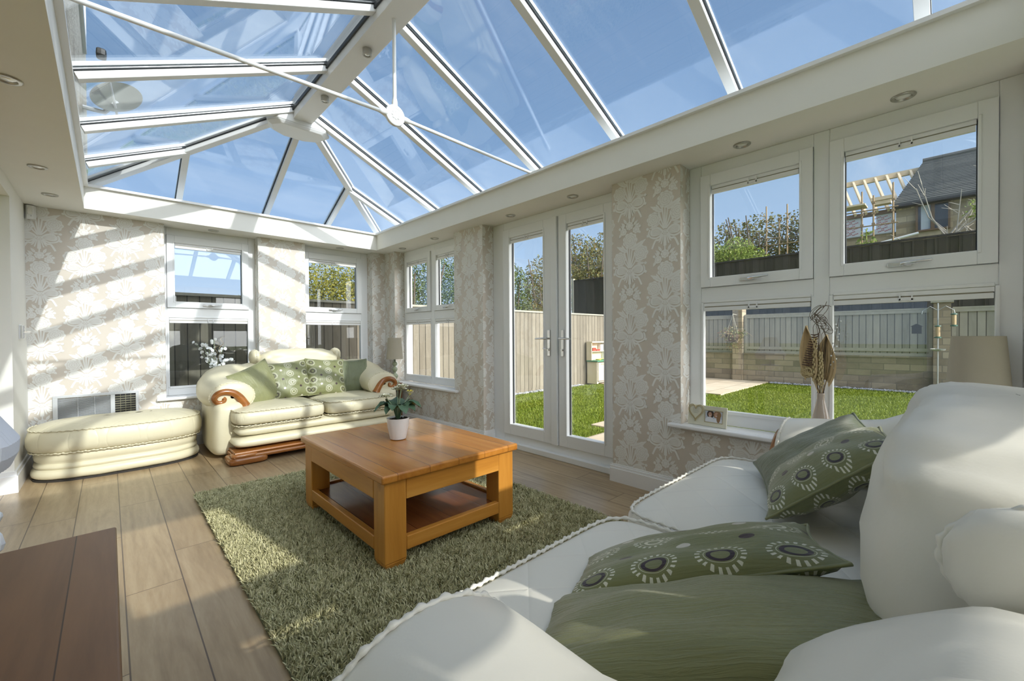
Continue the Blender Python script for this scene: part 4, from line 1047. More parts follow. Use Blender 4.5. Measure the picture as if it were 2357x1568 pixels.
b = MB(); stm = [((0, 0, .25), (0, .045, .39)), ((.004, -.004, .25), (.012, -.03, .36)), ((-.004, .004, .25), (-.008, .062, .42)), ((0, 0, .25), (0, .02, .45)), ((0, -.006, .25), (0, -.012, .42))]
for p, q in stm: b.tube([p, q], .0028, 6)
b.build('stems', M['driedleaf'], t_, smooth=True)
b = MB()
for k in range(14):
    z_ = .41 + k * .0125; w_ = .024 - .0009 * k; b.tube([(-.014, .058 - .0022 * k + w_, z_ + .004), (-.024, .052 - .0022 * k, z_), (-.014, .046 - .0022 * k - w_ * .8, z_ + .006)], [.002, .0042, .002], 6)
b.build('seed_pod', M['pod'], t_, smooth=True)
b = MB()
for k in range(22):
    a, c_ = rnd.uniform(0, PI), rnd.uniform(0, 2 * PI); ax1 = Vector((sin(a) * cos(c_), sin(a) * sin(c_), cos(a))); ax2 = ax1.orthogonal().normalized(); ax3 = ax1.cross(ax2)
    b.tube([Vector((-.012, .058, .372)) + (ax2 * cos(w_) + ax3 * sin(w_)) * .030 for w_ in [2 * PI * q / 20 for q in range(20)]], .0012, 4, closed=True)
b.build('twig_ball', M['wheat'], t_, smooth=True)
for (x0_, y0_, z0_, z1_) in ((-.018, .022, .33, .56), (-.022, -.004, .31, .48)):
    b = MB(); b.tube([(0, 0, .25), (x0_, y0_, z1_)], .002, 5)
    for k in range(46):
        u = k / 45; z_ = z0_ + (z1_ - z0_) * u; a = k * 2.4; b.puff(x0_ + .010 * cos(a), y0_ + .010 * sin(a) * (1 - .4 * u), z_, .0045, .0045, .009, 1, 1, 8, 6)
    b.build('dried_grass_head', M['wheat'], t_, smooth=True)
for k in range(9):
    b = MB(); ph = k * .7; pts = []; y_ = .008 * (k - 4)
    for q in range(60):
        u = q / 59; c_ = max(0, u - .60) / .40
        pts.append((.006 * sin(3 * u + ph) + .018 * c_ * cos(ph + c_ * 8), y_ * (.35 + .8 * u - .9 * c_) + .010 * sin(4 * u + ph * 2) + .036 * (c_ ** .5) * sin(ph * 1.7 + c_ * (6 + k)), .25 + .37 * min(1, u / .72) + .012 * k * u + (.052 * (c_ ** .6) * sin(1.2 + ph * 1.3 + c_ * (5.5 + .7 * k)))))
    b.tube(pts, .0013, 5); b.build('curly_twig', M['twig'], t_, smooth=True)
b = MB(); pts = [(0, -.01, .25), (-.004, -.04, .42), (-.01, -.062, .54), (-.012, -.078, .66)]; b.tube(pts, .0012, 5, m=1)
for k in range(16): b.puff(-.012 + rnd.uniform(-.01, .01), -.05 - .03 * (k / 16) + rnd.uniform(-.012, .012), .40 + .26 * k / 16, .0045, .0045, .0045, 1, 1, 8, 6)
b.build('berry_spray', [M['honesty'], M['twig']], t_, smooth=True)

t_ = thing('photo_frame', 'cream photo frame with a heart, on sill by patterned pier', 'photo frame', (2.725, 1.075, .5010), 0)
t_.rotation_euler = (0, math.radians(8), PI * 0 + math.radians(-3))
# local: face toward -x, width along y
b = MB(); b.box(0, .012, -.118, .125, 0, .128)
b.build('frame', M['frame_cream'], t_, bevel=.003)
b = MB()
hp = []
for k in range(40):
    a = 2 * PI * k / 40; hx_ = 16 * sin(a) ** 3; hz_ = 13 * cos(a) - 5 * cos(2 * a) - 2 * cos(3 * a) - cos(4 * a); hp.append((hx_ / 17 * .052, hz_ / 17 * .062))
n_ = len(hp)
b.add([(-.006, .072 + y_, .085 + z_) for y_, z_ in hp] + [(.004, .072 + y_, .085 + z_) for y_, z_ in hp], [tuple(range(n_)), tuple(range(2 * n_ - 1, n_ - 1, -1))] + [(i, n_ + i, n_ + (i + 1) % n_, (i + 1) % n_) for i in range(n_)])
ho = b.build('heart', M['frame_cream'], t_)
b = MB(); b.tube([(-.007, .072 + y_ * .84, .085 + z_ * .84) for y_, z_ in hp], .0022, 6, closed=True); b.tube([(-.006, .072 + y_, .085 + z_) for y_, z_ in hp], .002, 6, closed=True); b.build('heart_edge', M['frame_gold'], ho, smooth=True)
b = MB()
for r_i, (z_, w_) in enumerate(((.108, .018), (.100, .024), (.092, .020), (.084, .026), (.076, .014))):
    for q in range(3): b.tube([(-.0068, .072 + w_ * (-.9 + .62 * q + .55 * u), z_ + .0018 * sin(u * 12 + q)) for u in [i / 8 for i in range(9)]], .0006, 4)
b.build('script_lines', M['ink'], ho)
ph = MB(); y0_, y1_, z0_, z1_ = -.092, .012, .030, .098; F_ = -.0006
ph.add([(F_, y1_, z0_), (F_, y0_, z0_), (F_, y0_, z1_), (F_, y1_, z1_)], [(0, 1, 2, 3)], 0)
def disc(cy, cz, ry, rz, m, l, top=None):
    K = 22; pts = [(F_ - l * .0002, cy + ry * cos(2 * PI * k / K), cz + rz * sin(2 * PI * k / K)) for k in range(K)]
    pts = [(x_, min(y1_, max(y0_, y_)), min(z1_, max(z0_, z_))) for x_, y_, z_ in pts]; ph.add(pts, [tuple(range(K))], m)
disc(-.020, .078, .022, .024, 2, 1); disc(-.062, .078, .024, .024, 3, 2); disc(-.016, .040, .026, .022, 4, 3); disc(-.066, .038, .030, .022, 4, 4)
disc(-.018, .076, .0115, .0155, 1, 5); disc(-.058, .076, .0125, .016, 1, 6); disc(-.070, .060, .012, .030, 3, 7)
for cy in (-.018, -.058):
    disc(cy, .0695, .005, .0017, 4, 8)
    for s in (-1, 1): disc(cy + s * .0045, .0795, .0014, .0010, 2, 9)
ph.build('photograph', [M['photo_bg'], M['skin'], M['dkhair'], M['fairhair'], M['wht']], t_)
b = MB(); b.tube([(-.0015, y0_ - .003, z0_ - .003), (-.0015, y1_ + .003, z0_ - .003), (-.0015, y1_ + .003, z1_ + .003), (-.0015, y0_ - .003, z1_ + .003)], .002, 4, closed=True); b.build('photo_border', M['frame_gold'], t_)
# ------------------------------------------------------------------ garden ground
def island_mat(name, cols, rough=.6, spec=.3, trans=0.0):
    t = NT(name); rp = t.n('NewGeometry').outputs['Random Per Island']
    c = t.ramp(rp, [(i / (len(cols) - 1), k) for i, k in enumerate(cols)])
    if not trans: return t.finish(c, rough, spec=spec)
    p = t.n('BsdfPrincipled', {'Base Color': c, 'Roughness': rough, 'Specular IOR Level': spec}); tl = t.n('BsdfTranslucent', {'Color': c})
    mx = t.n('MixShader', {0: trans, 1: p.outputs[0], 2: tl.outputs[0]}); t.t.links.new(mx.outputs[0], t.out.inputs[0]); return t.mat
M['turf'] = plain('turf_soil', (.13, .18, .025), .95, var=.3, vs=3)
g = MB(); g.poly([(-60, -60, GZ - .02), (120, -60, GZ - .02), (120, 120, GZ - .02), (-60, 120, GZ - .02)])
struct('ground', g, M['turf'])
def bricks(name, cols, mortar, bw, bh, axis='x', rough=.85):
    t = NT(name); tc = t.n('TexCoord'); sp = t.n('SeparateXYZ', {0: tc.outputs['Object']})
    cb = t.n('CombineXYZ', {0: sp.outputs[0 if axis == 'x' else 1], 1: sp.outputs[2], 2: 0.0}).outputs[0]
    bt = t.n('TexBrick', {'Vector': cb, 'Color1': (0, 0, 0, 1), 'Color2': (1, 1, 1, 1), 'Mortar': (.5, .5, .5, 1), 'Scale': 1.0, 'Mortar Size': .008, 'Brick Width': bw, 'Row Height': bh, 'Bias': 0.0})
    f = t.math('ADD', t.math('MULTIPLY', bt.outputs['Color'], .6), t.math('MULTIPLY', t.noise(tc.outputs['Object'], 7, 4), .4))
    c = t.ramp(f, [(.15, cols[0]), (.5, cols[1]), (.85, cols[2])]); c = t.mix(bt.outputs['Fac'], c, mortar)
    h = t.math('SUBTRACT', t.math('MULTIPLY', t.noise(tc.outputs['Object'], 18, 4), .6), bt.outputs['Fac'])
    return t.finish(c, rough, t.bump(h, .6, .015))
M['stone'] = bricks('garden_stone', [(.17, .14, .10), (.26, .215, .15), (.36, .30, .21)], (.17, .145, .11), .42, .14, 'y')
M['stonepier'] = bricks('pier_stone', [(.22, .18, .12), (.34, .275, .19), (.46, .39, .28)], (.22, .19, .14), .30, .14, 'y')
M['housestone'] = bricks('house_stone', [(.26, .21, .145), (.40, .325, .22), (.52, .44, .31)], (.28, .24, .18), .62, .22, 'y')
t = NT('sandstone_paving'); tc = t.n('TexCoord'); bt = t.n('TexBrick', {'Vector': tc.outputs['Object'], 'Color1': (.1, .1, .1, 1), 'Color2': (.9, .9, .9, 1), 'Mortar': (.4, .4, .4, 1), 'Scale': 1.0, 'Mortar Size': .009, 'Brick Width': .9, 'Row Height': .6})
f = t.math('ADD', t.math('MULTIPLY', bt.outputs['Color'], .35), t.math('MULTIPLY', t.noise(tc.outputs['Object'], 3, 5), .65))
c = t.mix(bt.outputs['Fac'], t.ramp(f, [(.2, (.47, .38, .27)), (.5, (.58, .48, .35)), (.8, (.66, .57, .44))]), (.30, .24, .16)); M['paving'] = t.finish(c, .85, t.bump(t.math('SUBTRACT', t.noise(tc.outputs['Object'], 25, 4), bt.outputs['Fac']), .4, .01))
p = MB()
p.box(3.01, 3.95, -7.0, 6.3, GZ - .015, GZ + .012)
p.box(9.0, 12.2, 3.27, 6.3, GZ - .015, GZ + .012)
struct('patio_paving', p, M['paving'])
for x0, x1, y0, y1, lab in ((3.98, 4.62, 2.62, 3.02, 'square stepping stone in the lawn nearest the doors'), (4.75, 5.45, 2.85, 3.42, 'square stepping stone further out in the lawn')):
    s_ = MB(); s_.box(x0, x1, y0, y1, GZ - .015, GZ + .016); o = s_.build('stepping_stone', M['paving'], bevel=.008); tag(o, lab, 'stepping stone', 'stepping stones in the lawn')
def grass_mesh(N):
    r_ = np.random.default_rng(8); X = []; 
    while sum(len(a) for a in X) < N:
        a = np.stack([r_.uniform(3.96, 12.0, N), r_.uniform(-7.5, 6.22, N)], 1)
        dist = np.hypot(a[:, 0], a[:, 1]); keep = r_.uniform(0, 1, N) < np.clip((4.2 / dist) ** 1.3, .12, 1)
        keep &= ~((a[:, 0] > 8.97) & (a[:, 1] > 3.24)); keep &= ~((a[:, 0] < 4.64) & (a[:, 1] > 2.6) & (a[:, 1] < 3.04)); keep &= ~((a[:, 0] > 4.73) & (a[:, 0] < 5.47) & (a[:, 1] > 2.83) & (a[:, 1] < 3.44))
        keep &= (a[:, 1] > -.25 * a[:, 0] - .5)
        X.append(a[keep])
    a = np.concatenate(X)[:N]; dist = np.hypot(a[:, 0], a[:, 1])
    h = r_.uniform(.018, .036, N); w = .0035 + .0011 * dist; an = r_.uniform(0, 2 * PI, N); ld = r_.uniform(0, 2 * PI, N); ln = r_.uniform(.1, .7, N) * h
    V = np.zeros((N, 3, 3)); V[:, 0, 0] = a[:, 0] - np.cos(an) * w; V[:, 0, 1] = a[:, 1] - np.sin(an) * w; V[:, 1, 0] = a[:, 0] + np.cos(an) * w; V[:, 1, 1] = a[:, 1] + np.sin(an) * w
    V[:, 0:2, 2] = GZ - .02; V[:, 2, 0] = a[:, 0] + np.cos(ld) * ln; V[:, 2, 1] = a[:, 1] + np.sin(ld) * ln; V[:, 2, 2] = GZ - .012 + h
    me = bpy.data.meshes.new('grass'); me.vertices.add(N * 3); me.vertices.foreach_set('co', V.reshape(-1)); me.loops.add(N * 3); me.loops.foreach_set('vertex_index', np.arange(N * 3)); me.polygons.add(N); me.polygons.foreach_set('loop_start', np.arange(N) * 3); me.update(calc_edges=True); return me
M['grass'] = island_mat('lawn_grass', [(.12, .175, .02), (.20, .265, .03), (.29, .345, .05)], .5, .3, .35)
me = grass_mesh(150000); me.materials.append(M['grass']); go = bpy.data.objects.new('grass', me); C.objects.link(go); tag(go, 'bright green mown grass filling the lawn outside', 'grass', None, 'stuff')
# gravel at the foot of the walls
gv = MB()
for k in range(1500):
    if k < 1050: x_, y_ = rnd.uniform(11.95, 12.22), rnd.uniform(-1.6, 3.22)
    else: x_, y_ = rnd.uniform(4.2, 8.5), rnd.uniform(6.3, 6.44)
    s_ = rnd.uniform(.012, .028); gv.puff(x_, y_, GZ + s_ * .2, s_, s_ * rnd.uniform(.7, 1.2), s_ * .7, 1, 1, 5, 3)
M['gravel'] = island_mat('slate_gravel', [(.22, .24, .28), (.36, .37, .40), (.50, .50, .50)], .8)
o = gv.build('gravel', M['gravel']); tag(o, 'grey gravel strips at the foot of wall and fence', 'gravel', None, 'stuff')

# ------------------------------------------------------------------ fences and walls
def boards_mat(name, cols, bw, axis, rough=.85):
    t = NT(name); tc = t.n('TexCoord'); sp = t.n('SeparateXYZ', {0: tc.outputs['Object']}); a = sp.outputs[0 if axis == 'x' else 1]
    k = t.math('DIVIDE', a, bw); rn = t.n('TexWhiteNoise', {'W': t.math('FLOOR', k)}, noise_dimensions='1D').outputs['Value']; fr = t.math('ABSOLUTE', t.math('SUBTRACT', t.math('FRACT', k), .5))
    seam = t.math('GREATER_THAN', fr, .5 - .006 / bw)
    cb = t.n('CombineXYZ', {0: t.math('MULTIPLY', a, 9.0), 1: t.math('ADD', t.math('MULTIPLY', sp.outputs[2], 1.1), t.math('MULTIPLY', rn, 30.0)), 2: t.math('MULTIPLY', rn, 9.0)}).outputs[0]
    f = t.math('ADD', t.math('MULTIPLY', t.noise(cb, 1.6, 5, .6, 1.2), .62), t.math('MULTIPLY', rn, .38))
    c = t.ramp(f, [(.2, cols[0]), (.5, cols[1]), (.8, cols[2])]); c = t.mix(seam, c, [x * .22 for x in cols[0]])
    return t.finish(c, rough, t.bump(t.math('SUBTRACT', t.math('MULTIPLY', f, .4), seam), .5, .01))
M['fence'] = boards_mat('weathered_fence', [(.145, .125, .095), (.215, .19, .148), (.285, .255, .20)], .125, 'x')
M['panel'] = boards_mat('greyed_fence_panel', [(.22, .21, .175), (.31, .295, .245), (.40, .375, .31)], .12, 'y')
M['rail'] = plain('weathered_rail', (.36, .345, .29), .85, var=.2, vs=15)
M['dark'] = boards_mat('dark_stained_boards', [(.022, .020, .018), (.036, .032, .029), (.055, .05, .045)], .21, 'y')
FY = 6.50
ft_ = thing('garden_fence', 'long feather edge wooden fence beyond back windows and doors', 'fence', (5.2, FY, 0))
b = MB()
nb = 108
for k in range(nb):
    x0 = -1.3 + k * .125; b.add([(x0, FY, GZ + .06), (x0 + .13, FY - .012, GZ + .06), (x0 + .13, FY - .012, 1.60), (x0, FY, 1.60), (x0, FY + .02, GZ + .06), (x0 + .13, FY + .02, GZ + .06), (x0 + .13, FY + .02, 1.60), (x0, FY + .02, 1.60)],
        [(0, 1, 2, 3), (5, 4, 7, 6), (1, 5, 6, 2), (4, 0, 3, 7), (3, 2, 6, 7), (0, 4, 5, 1)])
b.build('board_panel', M['fence'], ft_, world=True)
b = MB(); b.box(-1.3, 12.2, FY - .03, FY + .04, 1.60, 1.635); b.build('capping_rail', M['rail'], ft_, world=True)
b = MB(); b.box(-1.3, 12.2, FY - .005, FY + .03, GZ - .02, GZ + .06); b.build('gravel_board', M['fence'], ft_, world=True)

WX = 12.25
b = MB(); b.box(WX, WX + .22, -5, 3.88, GZ - .02, .55); b.box(WX, WX + .22, 4.13, 6.45, GZ - .02, .55)
b.box(WX - .015, WX + .235, -5, 3.88, .55, .585); b.box(WX - .015, WX + .235, 4.13, 6.45, .55, .585)
struct('wall_garden', b, M['stone'])
for y0, y1, zt in ((3.885, 4.125, 1.86), (.03, .28, 1.70)):
    b = MB(); b.box(WX - .06, WX + .26, y0, y1, GZ - .02, zt); b.box(WX - .10, WX + .30, y0 - .04, y1 + .04, zt, zt + .045, 1)
    struct('pillar', b, [M['stonepier'], M['rail']])
for y0, y1, lab in ((4.14, 6.42, 'grey fence panel on stone wall, left of tall stone pier'), (.30, 3.86, 'long grey fence panel on stone wall between the two piers'), (-4.5, .01, 'grey fence panel on stone wall behind the bird feeders')):
    t_ = thing('fence_panel', lab, 'fence panel', (WX + .11, (y0 + y1) / 2, .586), 0, 'fence panels on the stone wall'); h_ = (y1 - y0) / 2
    b = MB(); b.box(-.01, .012, -h_ + .03, h_ - .03, .03, .99); b.build('board_panel', M['panel'], t_)
    b = MB()
    for z0, z1 in ((0.001, .06), (.10, .17), (.92, .99)): b.box(-.035, -.0105, -h_ + .03, h_ - .03, z0, z1)
    b.box(-.04, .03, -h_, h_, .99, 1.02); b.build('rail', M['rail'], t_)
    for yy in (-h_ + .02, h_ - .02):
        b = MB(); b.box(-.045, .02, yy - .03, yy + .03, .001, .989); b.build('post', M['rail'], t_)
DX = 15.0
t_ = thing('dark_fence', 'tall dark boarded fence behind the stone garden wall', 'fence', (DX, 3, GZ))
b = MB()
for k in range(86):
    y0 = -6.4 + k * .21; b.box(DX - (.02 if k % 2 else 0), DX + .03, y0, y0 + .208, GZ - .01, 3.46 + .02 * ((y0 + 6) / 18))
b.build('board_panel', M['dark'], t_, world=True)
b = MB(); b.box(DX - .06, DX + .06, 11.665, 11.76, GZ, 3.60); b.build('post', M['rail'], t_, world=True)
b = MB(); b.box(DX - .04, DX + .05, -6.4, 11.66, 3.481, 3.53); b.build('capping_rail', M['dark'], t_, world=True)

# toy kitchen by the fence
M['toycream'] = plain('toy_cream_board', (.72, .62, .44), .6); M['toygreen'] = plain('toy_green_top', (.06, .22, .13), .5); M['toyred'] = plain('toy_red', (.40, .06, .04), .5); M['toywood'] = plain('toy_wood', (.52, .36, .2), .6)
t_ = thing('toy_kitchen', 'cream toy kitchen with green worktop standing by the garden fence', 'toy kitchen', (9.22, 6.28, GZ + .0125))
b = MB(); b.box(-.42, -.40, -.14, .16, .03, .55); b.box(.40, .42, -.14, .16, .03, .55); b.box(-.40, .40, .14, .16, .03, .55); b.box(-.40, .40, -.14, .14, .03, .05)
for x_ in (-.40, 0, .38): b.box(x_ - .02, x_ + .04, -.14, .16, 0, .03)
b.build('cabinet', M['toycream'], t_)
for x0, x1, z0, z1 in ((-.38, -.02, .07, .53), (.02, .38, .07, .40), (.02, .38, .42, .53)):
    b = MB(); b.box(x0, x1, -.155, -.141, z0, z1); dr_ = b.build('door', M['toycream'], t_, bevel=.004)
    if z0 < .1 and x0 > 0: b = MB(); b.box(x0 + .06, x1 - .06, -.158, -.1555, z0 + .08, z1 - .08); b.build('oven_window', M['darkwin'], dr_)
    b = MB(); b.box((x0 + x1) / 2 - .06, (x0 + x1) / 2 + .06, -.17, -.1585, z1 - .045, z1 - .03); b.build('handle', M['toywood'], dr_)
b = MB(); b.box(-.45, .45, -.18, .165, .551, .585); b.build('worktop', M['toygreen'], t_, bevel=.006)
b = MB(); b.box(-.45, .45, .135, .16, .586, 1.03); b.box(-.45, .45, -.02, .165, 1.03, 1.06); b.box(-.45, -.43, .0, .135, .586, 1.03); b.box(-.43, .16, .02, .134, .80, .815); b.build('back_rack', M['toycream'], t_)
b = MB(); b.box(.18, .43, -.04, .134, .586, 1.028); fr_ = b.build('fridge', M['ceramic'], t_, bevel=.008); b = MB(); b.box(.2, .21, -.055, -.041, .7, .9); b.build('handle', M['toywood'], fr_)
b = MB(); b.box(-.36, -.22, .02, .12, .816, .90); b.build('toy_box', M['toyred'], t_); b = MB(); b.box(-.2, -.05, .02, .12, .816, .86); b.build('toy_tray', M['toyred'], t_); b = MB(); b.box(0, .13, .04, .12, .816, .98); b.build('toy_microwave', M['ceramic'], t_, bevel=.006)
b = MB(); b.lathe([(.06, 0), (.08, .03), (.075, .03), (.056, .005)], -.18, -.02, .586, 16); b.tube([(-.1, -.02, .61), (.02, -.05, .62)], .008, 6); b.build('pan', M['petal_y'], t_)

# hanging basket and bird feeders
M['drygreen'] = island_mat('straggly_leaves', [(.10, .14, .05), (.25, .27, .12), (.48, .42, .24), (.30, .12, .10)], .7, .2, .3)
def leaf_cloud(mb, c, r, n, s, flat=.6, seed=0):
    q = random.Random(seed)
    for k in range(n):
        v = Vector((q.gauss(0, 1), q.gauss(0, 1), q.gauss(0, 1))); v = v.normalized() * (q.random() ** (1 / 2.4)); p = Vector((c[0] + v.x * r[0], c[1] + v.y * r[1], c[2] + v.z * r[2]))
        a = Vector((q.uniform(-1, 1), q.uniform(-1, 1), q.uniform(-.7, .7))).normalized(); b2 = a.orthogonal().normalized(); b2 = (b2 * cos(q.random() * 6) + a.cross(b2) * sin(q.random() * 6)); z_ = s * q.uniform(.6, 1.3)
        mb.add([p - a * z_, p + b2 * z_ * flat, p + a * z_, p - b2 * z_ * flat], [(0, 1, 2, 3)])
t_ = thing('hanging_basket', 'straggly hanging basket of dried plants on the stone pier', 'hanging basket', (11.95, 4.03, 1.02))
b = MB(); b.tube([(.25, -.02, .58), (0, 0, .60), (-.02, 0, .56)], .01, 6)
for k in range(3): b.tube([(0, 0, .58), (.17 * cos(k * 2.1), .17 * sin(k * 2.1), .08)], .005, 4)
b.build('bracket', M['rail'], t_)
b = MB(); b.lathe([(0, -.14), (.10, -.11), (.16, -.03), (.18, .06), (.16, .06), (.0, -.1)], n=16); b.build('basket', M['twig'], t_)
b = MB(); leaf_cloud(b, (0, 0, .08), (.30, .34, .22), 420, .022, seed=3); leaf_cloud(b, (0, -.02, -.14), (.20, .24, .28), 260, .02, seed=4)
for k in range(16):
    a = rnd.uniform(0, 6.28); b.tube([(0, 0, .05), (.2 * cos(a), .28 * sin(a), rnd.uniform(.0, .2)), (.3 * cos(a), .46 * sin(a), rnd.uniform(-.15, .12))], .004, 4)
b.build('foliage', M['drygreen'], t_)
M['feedgreen'] = plain('feeder_green', (.03, .12, .09), .4); M['peanut'] = plain('peanuts', (.50, .36, .2), .7, var=.4, vs=90)
t_ = thing('bird_feeder_stand', 'metal bird feeder pole with hanging feeders before second pier', 'bird feeder', (11.4, .20, GZ))
b = MB(); b.tube([(0, 0, 0), (0, 0, 1.80)], .011, 8)
for y_ in (-.21, .21): b.tube([(0, 0, 1.66), (0, y_ * .5, 1.74), (0, y_, 1.66), (0, y_ * 1.05, 1.60)], .006, 6)
b.build('pole', M['alu'], t_)
for y_, z_ in ((-.21, 1.34), (.0, 1.12)):
    b = MB(); xo = -.05 if y_ == 0 else 0; b.lathe([(0, .26), (.045, .25), (.048, .235), (.030, .232), (.030, .04), (.05, .035), (.05, .015), (0, .01)], xo, y_, z_, 12); b.tube([(xo, y_, z_ + .25), (xo * .3, y_, z_ + .36)], .003, 4); fo = b.build('feeder', M['feedgreen'], t_)
    b = MB(); b.lathe([(.0315, .045), (.0315, .228)], xo, y_, z_, 12); b.build('peanuts', M['peanut'], fo)
b = MB(); b.box(-.06, .06, .22, .36, 1.22, 1.36); b.prism([(-.08, .20), (.08, .20), (.08, .38), (-.08, .38)], 1.36, 1.41, 0, top=[(-.08, .28), (.08, .28), (.08, .30), (-.08, .30)]); b.build('seed_house', M['black'], t_)
b = MB(); b.lathe([(0, 0), (.10, .02), (.11, .05), (.10, .03), (0, .01)], 0, .0, .88, 16); b.build('dish', M['alu'], t_)

# ------------------------------------------------------------------ trees
def tree_thing(name, label, cat, base, blobs, n, leaf, mat, trunks, group=None, seed=0):
    t_ = thing(name, label, cat, base, 0, group); b = MB(); tot = sum(r[0] * r[1] * r[2] for c_, r in blobs)
    for k, (c_, r) in enumerate(blobs): leaf_cloud(b, c_, r, max(30, int(n * r[0] * r[1] * r[2] / tot)), leaf, .62, seed + k)
    b.build('foliage', mat, t_, world=True)
    b = MB()
    for pts, r_ in trunks: b.tube(pts, [r_ * (1 - .75 * i / (len(pts) - 1)) for i in range(len(pts))], 6)
    b.build('trunk', M['bark'], t_, world=True); return t_
M['bark'] = plain('bark', (.13, .10, .075), .9, var=.3, vs=12)
M['lf_yel'] = island_mat('autumn_leaves', [(.12, .14, .03), (.24, .25, .05), (.42, .37, .07), (.18, .21, .05)], .6, .25, .35)
M['lf_grn'] = island_mat('hedge_leaves', [(.035, .06, .018), (.085, .13, .03), (.17, .22, .05)], .55, .3, .3)
M['lf_olv'] = island_mat('olive_leaves', [(.07, .08, .03), (.15, .16, .055), (.26, .25, .09), (.22, .13, .05)], .6, .25, .3)
M['lf_brt'] = island_mat('bright_leaves', [(.09, .14, .03), (.22, .30, .06), (.38, .44, .12)], .55, .3, .35)
def trunkset(c, top, n, r, sp):
    q = random.Random(int(c[0] * 10)); out = []
    for k in range(n):
        a = q.uniform(0, 6.28); e = Vector((top[0] + sp * cos(a), top[1] + sp * sin(a) * .7, top[2] * q.uniform(.75, 1.0))); s_ = Vector(c); m_ = s_.lerp(e, .5) + Vector((q.uniform(-.1, .1), q.uniform(-.1, .1), .1)); out.append(([s_, s_.lerp(m_, .5), m_, e], r))
    return out
tree_thing('garden_tree', 'yellowing autumn tree just over fence, seen in second back window', 'tree', (3.1, 8.9, GZ), [((3.15, 8.9, 2.0), (.75, .6, .62)), ((2.5, 9.0, 1.75), (.55, .5, .45)), ((3.85, 9.0, 2.15), (.6, .5, .5)), ((3.2, 8.9, 1.3), (1.1, .6, .5)), ((1.95, 9.2, 1.55), (.38, .4, .40))], 20000, .024, M['lf_yel'], trunkset((3.1, 8.9, GZ), (3.1, 8.9, 2.5), 8, .05, .8), 'trees beyond the garden fence', 21)
tree_thing('hedge', 'tall dense green hedge over fence behind small side window', 'hedge', (5.6, 9.2, GZ), [((4.8, 9.1, 2.0), (.75, .6, 1.15)), ((5.7, 9.3, 2.2), (.95, .6, 1.35)), ((6.7, 9.3, 2.2), (.9, .6, 1.3)), ((7.7, 9.4, 2.0), (.8, .6, 1.05)), ((5.8, 9.2, 1.0), (1.9, .6, .9))], 32000, .027, M['lf_grn'], trunkset((5.6, 9.2, GZ), (5.6, 9.2, 2.8), 10, .06, 1.3), None, 31)
tree_thing('garden_tree', 'dark conifer like tree left in the view of left door leaf', 'tree', (8.75, 9.0, GZ), [((8.75, 9.0, 2.1), (.55, .5, 1.05)), ((8.7, 9.0, 1.2), (.8, .6, .9)), ((8.7, 9.0, 2.9), (.26, .26, .40))], 7000, .036, M['lf_grn'], trunkset((8.75, 9, GZ), (8.75, 9, 2.9), 5, .06, .3), 'trees beyond the garden fence', 41)
tree_thing('garden_tree', 'big olive bush tree behind fence between both door leaves', 'tree', (11.4, 10.3, GZ), [((11.5, 10.4, 2.5), (.9, .8, 1.55)), ((12.2, 10.7, 2.3), (.75, .7, 1.1)), ((11.2, 10.2, 1.2), (1.4, .8, 1.1)), ((10.6, 10.2, 1.6), (.6, .6, .7))], 18000, .038, M['lf_olv'], trunkset((11.4, 10.3, GZ), (11.5, 10.4, 3.8), 12, .06, .8), 'trees beyond the garden fence', 51)
tree_thing('garden_tree', 'sparse brownish tree above dark fence in right door leaf', 'tree', (19, 13.5, GZ), [((18.2, 13.8, 5.0), (1.5, 1.3, 1.5)), ((20.0, 13.4, 5.2), (1.7, 1.3, 1.6)), ((19.0, 13.5, 3.6), (2.6, 1.4, 1.6)), ((21.2, 12.5, 5.0), (1.5, 1.2, 1.3)), ((17.2, 13.9, 3.6), (1.2, 1, 1.3))], 16000, .065, M['lf_olv'], trunkset((19, 13.5, GZ), (19.4, 13.4, 6.4), 26, .10, 2.0), 'trees behind the dark fence', 61)
tree_thing('garden_tree', 'leafy green tree over dark fence in the upper left pane', 'tree', (16.3, 6.0, GZ), [((16.3, 6.2, 3.7), (.9, .7, .75)), ((16.2, 5.3, 3.9), (.8, .6, .65)), ((16.0, 4.7, 3.5), (.6, .5, .55)), ((15.6, 5.0, 3.25), (.5, .5, .5)), ((16.8, 6.8, 3.9), (.8, .7, .8))], 8000, .045, M['lf_brt'], trunkset((16.5, 6.0, GZ), (16.4, 5.8, 4.6), 9, .06, .9), 'trees behind the dark fence', 71)
tree_thing('garden_tree', 'wispy dark tree line further off, upper left pane, behind scaffold', 'tree', (25, 7.2, GZ), [((25, 8.4, 6.0), (1.5, 1.3, 1.4)), ((25, 6.9, 6.2), (1.4, 1.2, 1.3)), ((25.4, 5.6, 6.0), (1.3, 1.0, 1.4)), ((25, 9.8, 5.4), (1.4, 1.1, 1.3)), ((25, 7.4, 4.2), (2.6, 3.4, 1.9)), ((25.5, 5.0, 6.2), (.8, .7, 1.2))], 18000, .07, M['lf_olv'], trunkset((25, 7.2, GZ), (25, 7.2, 7.2), 20, .10, 2.2), 'trees behind the dark fence', 81)
M['bare'] = plain('bare_branch', (.46, .42, .36), .8)
t_ = thing('bare_tree', 'bare pale branched young tree above dark fence, right pane', 'tree', (16.2, .0, GZ)); b = MB(); q = random.Random(4)
b.tube([(0, .05, 0), (0, .06, 2.6), (0, .08, 3.7)], [.05, .04, .03], 6)
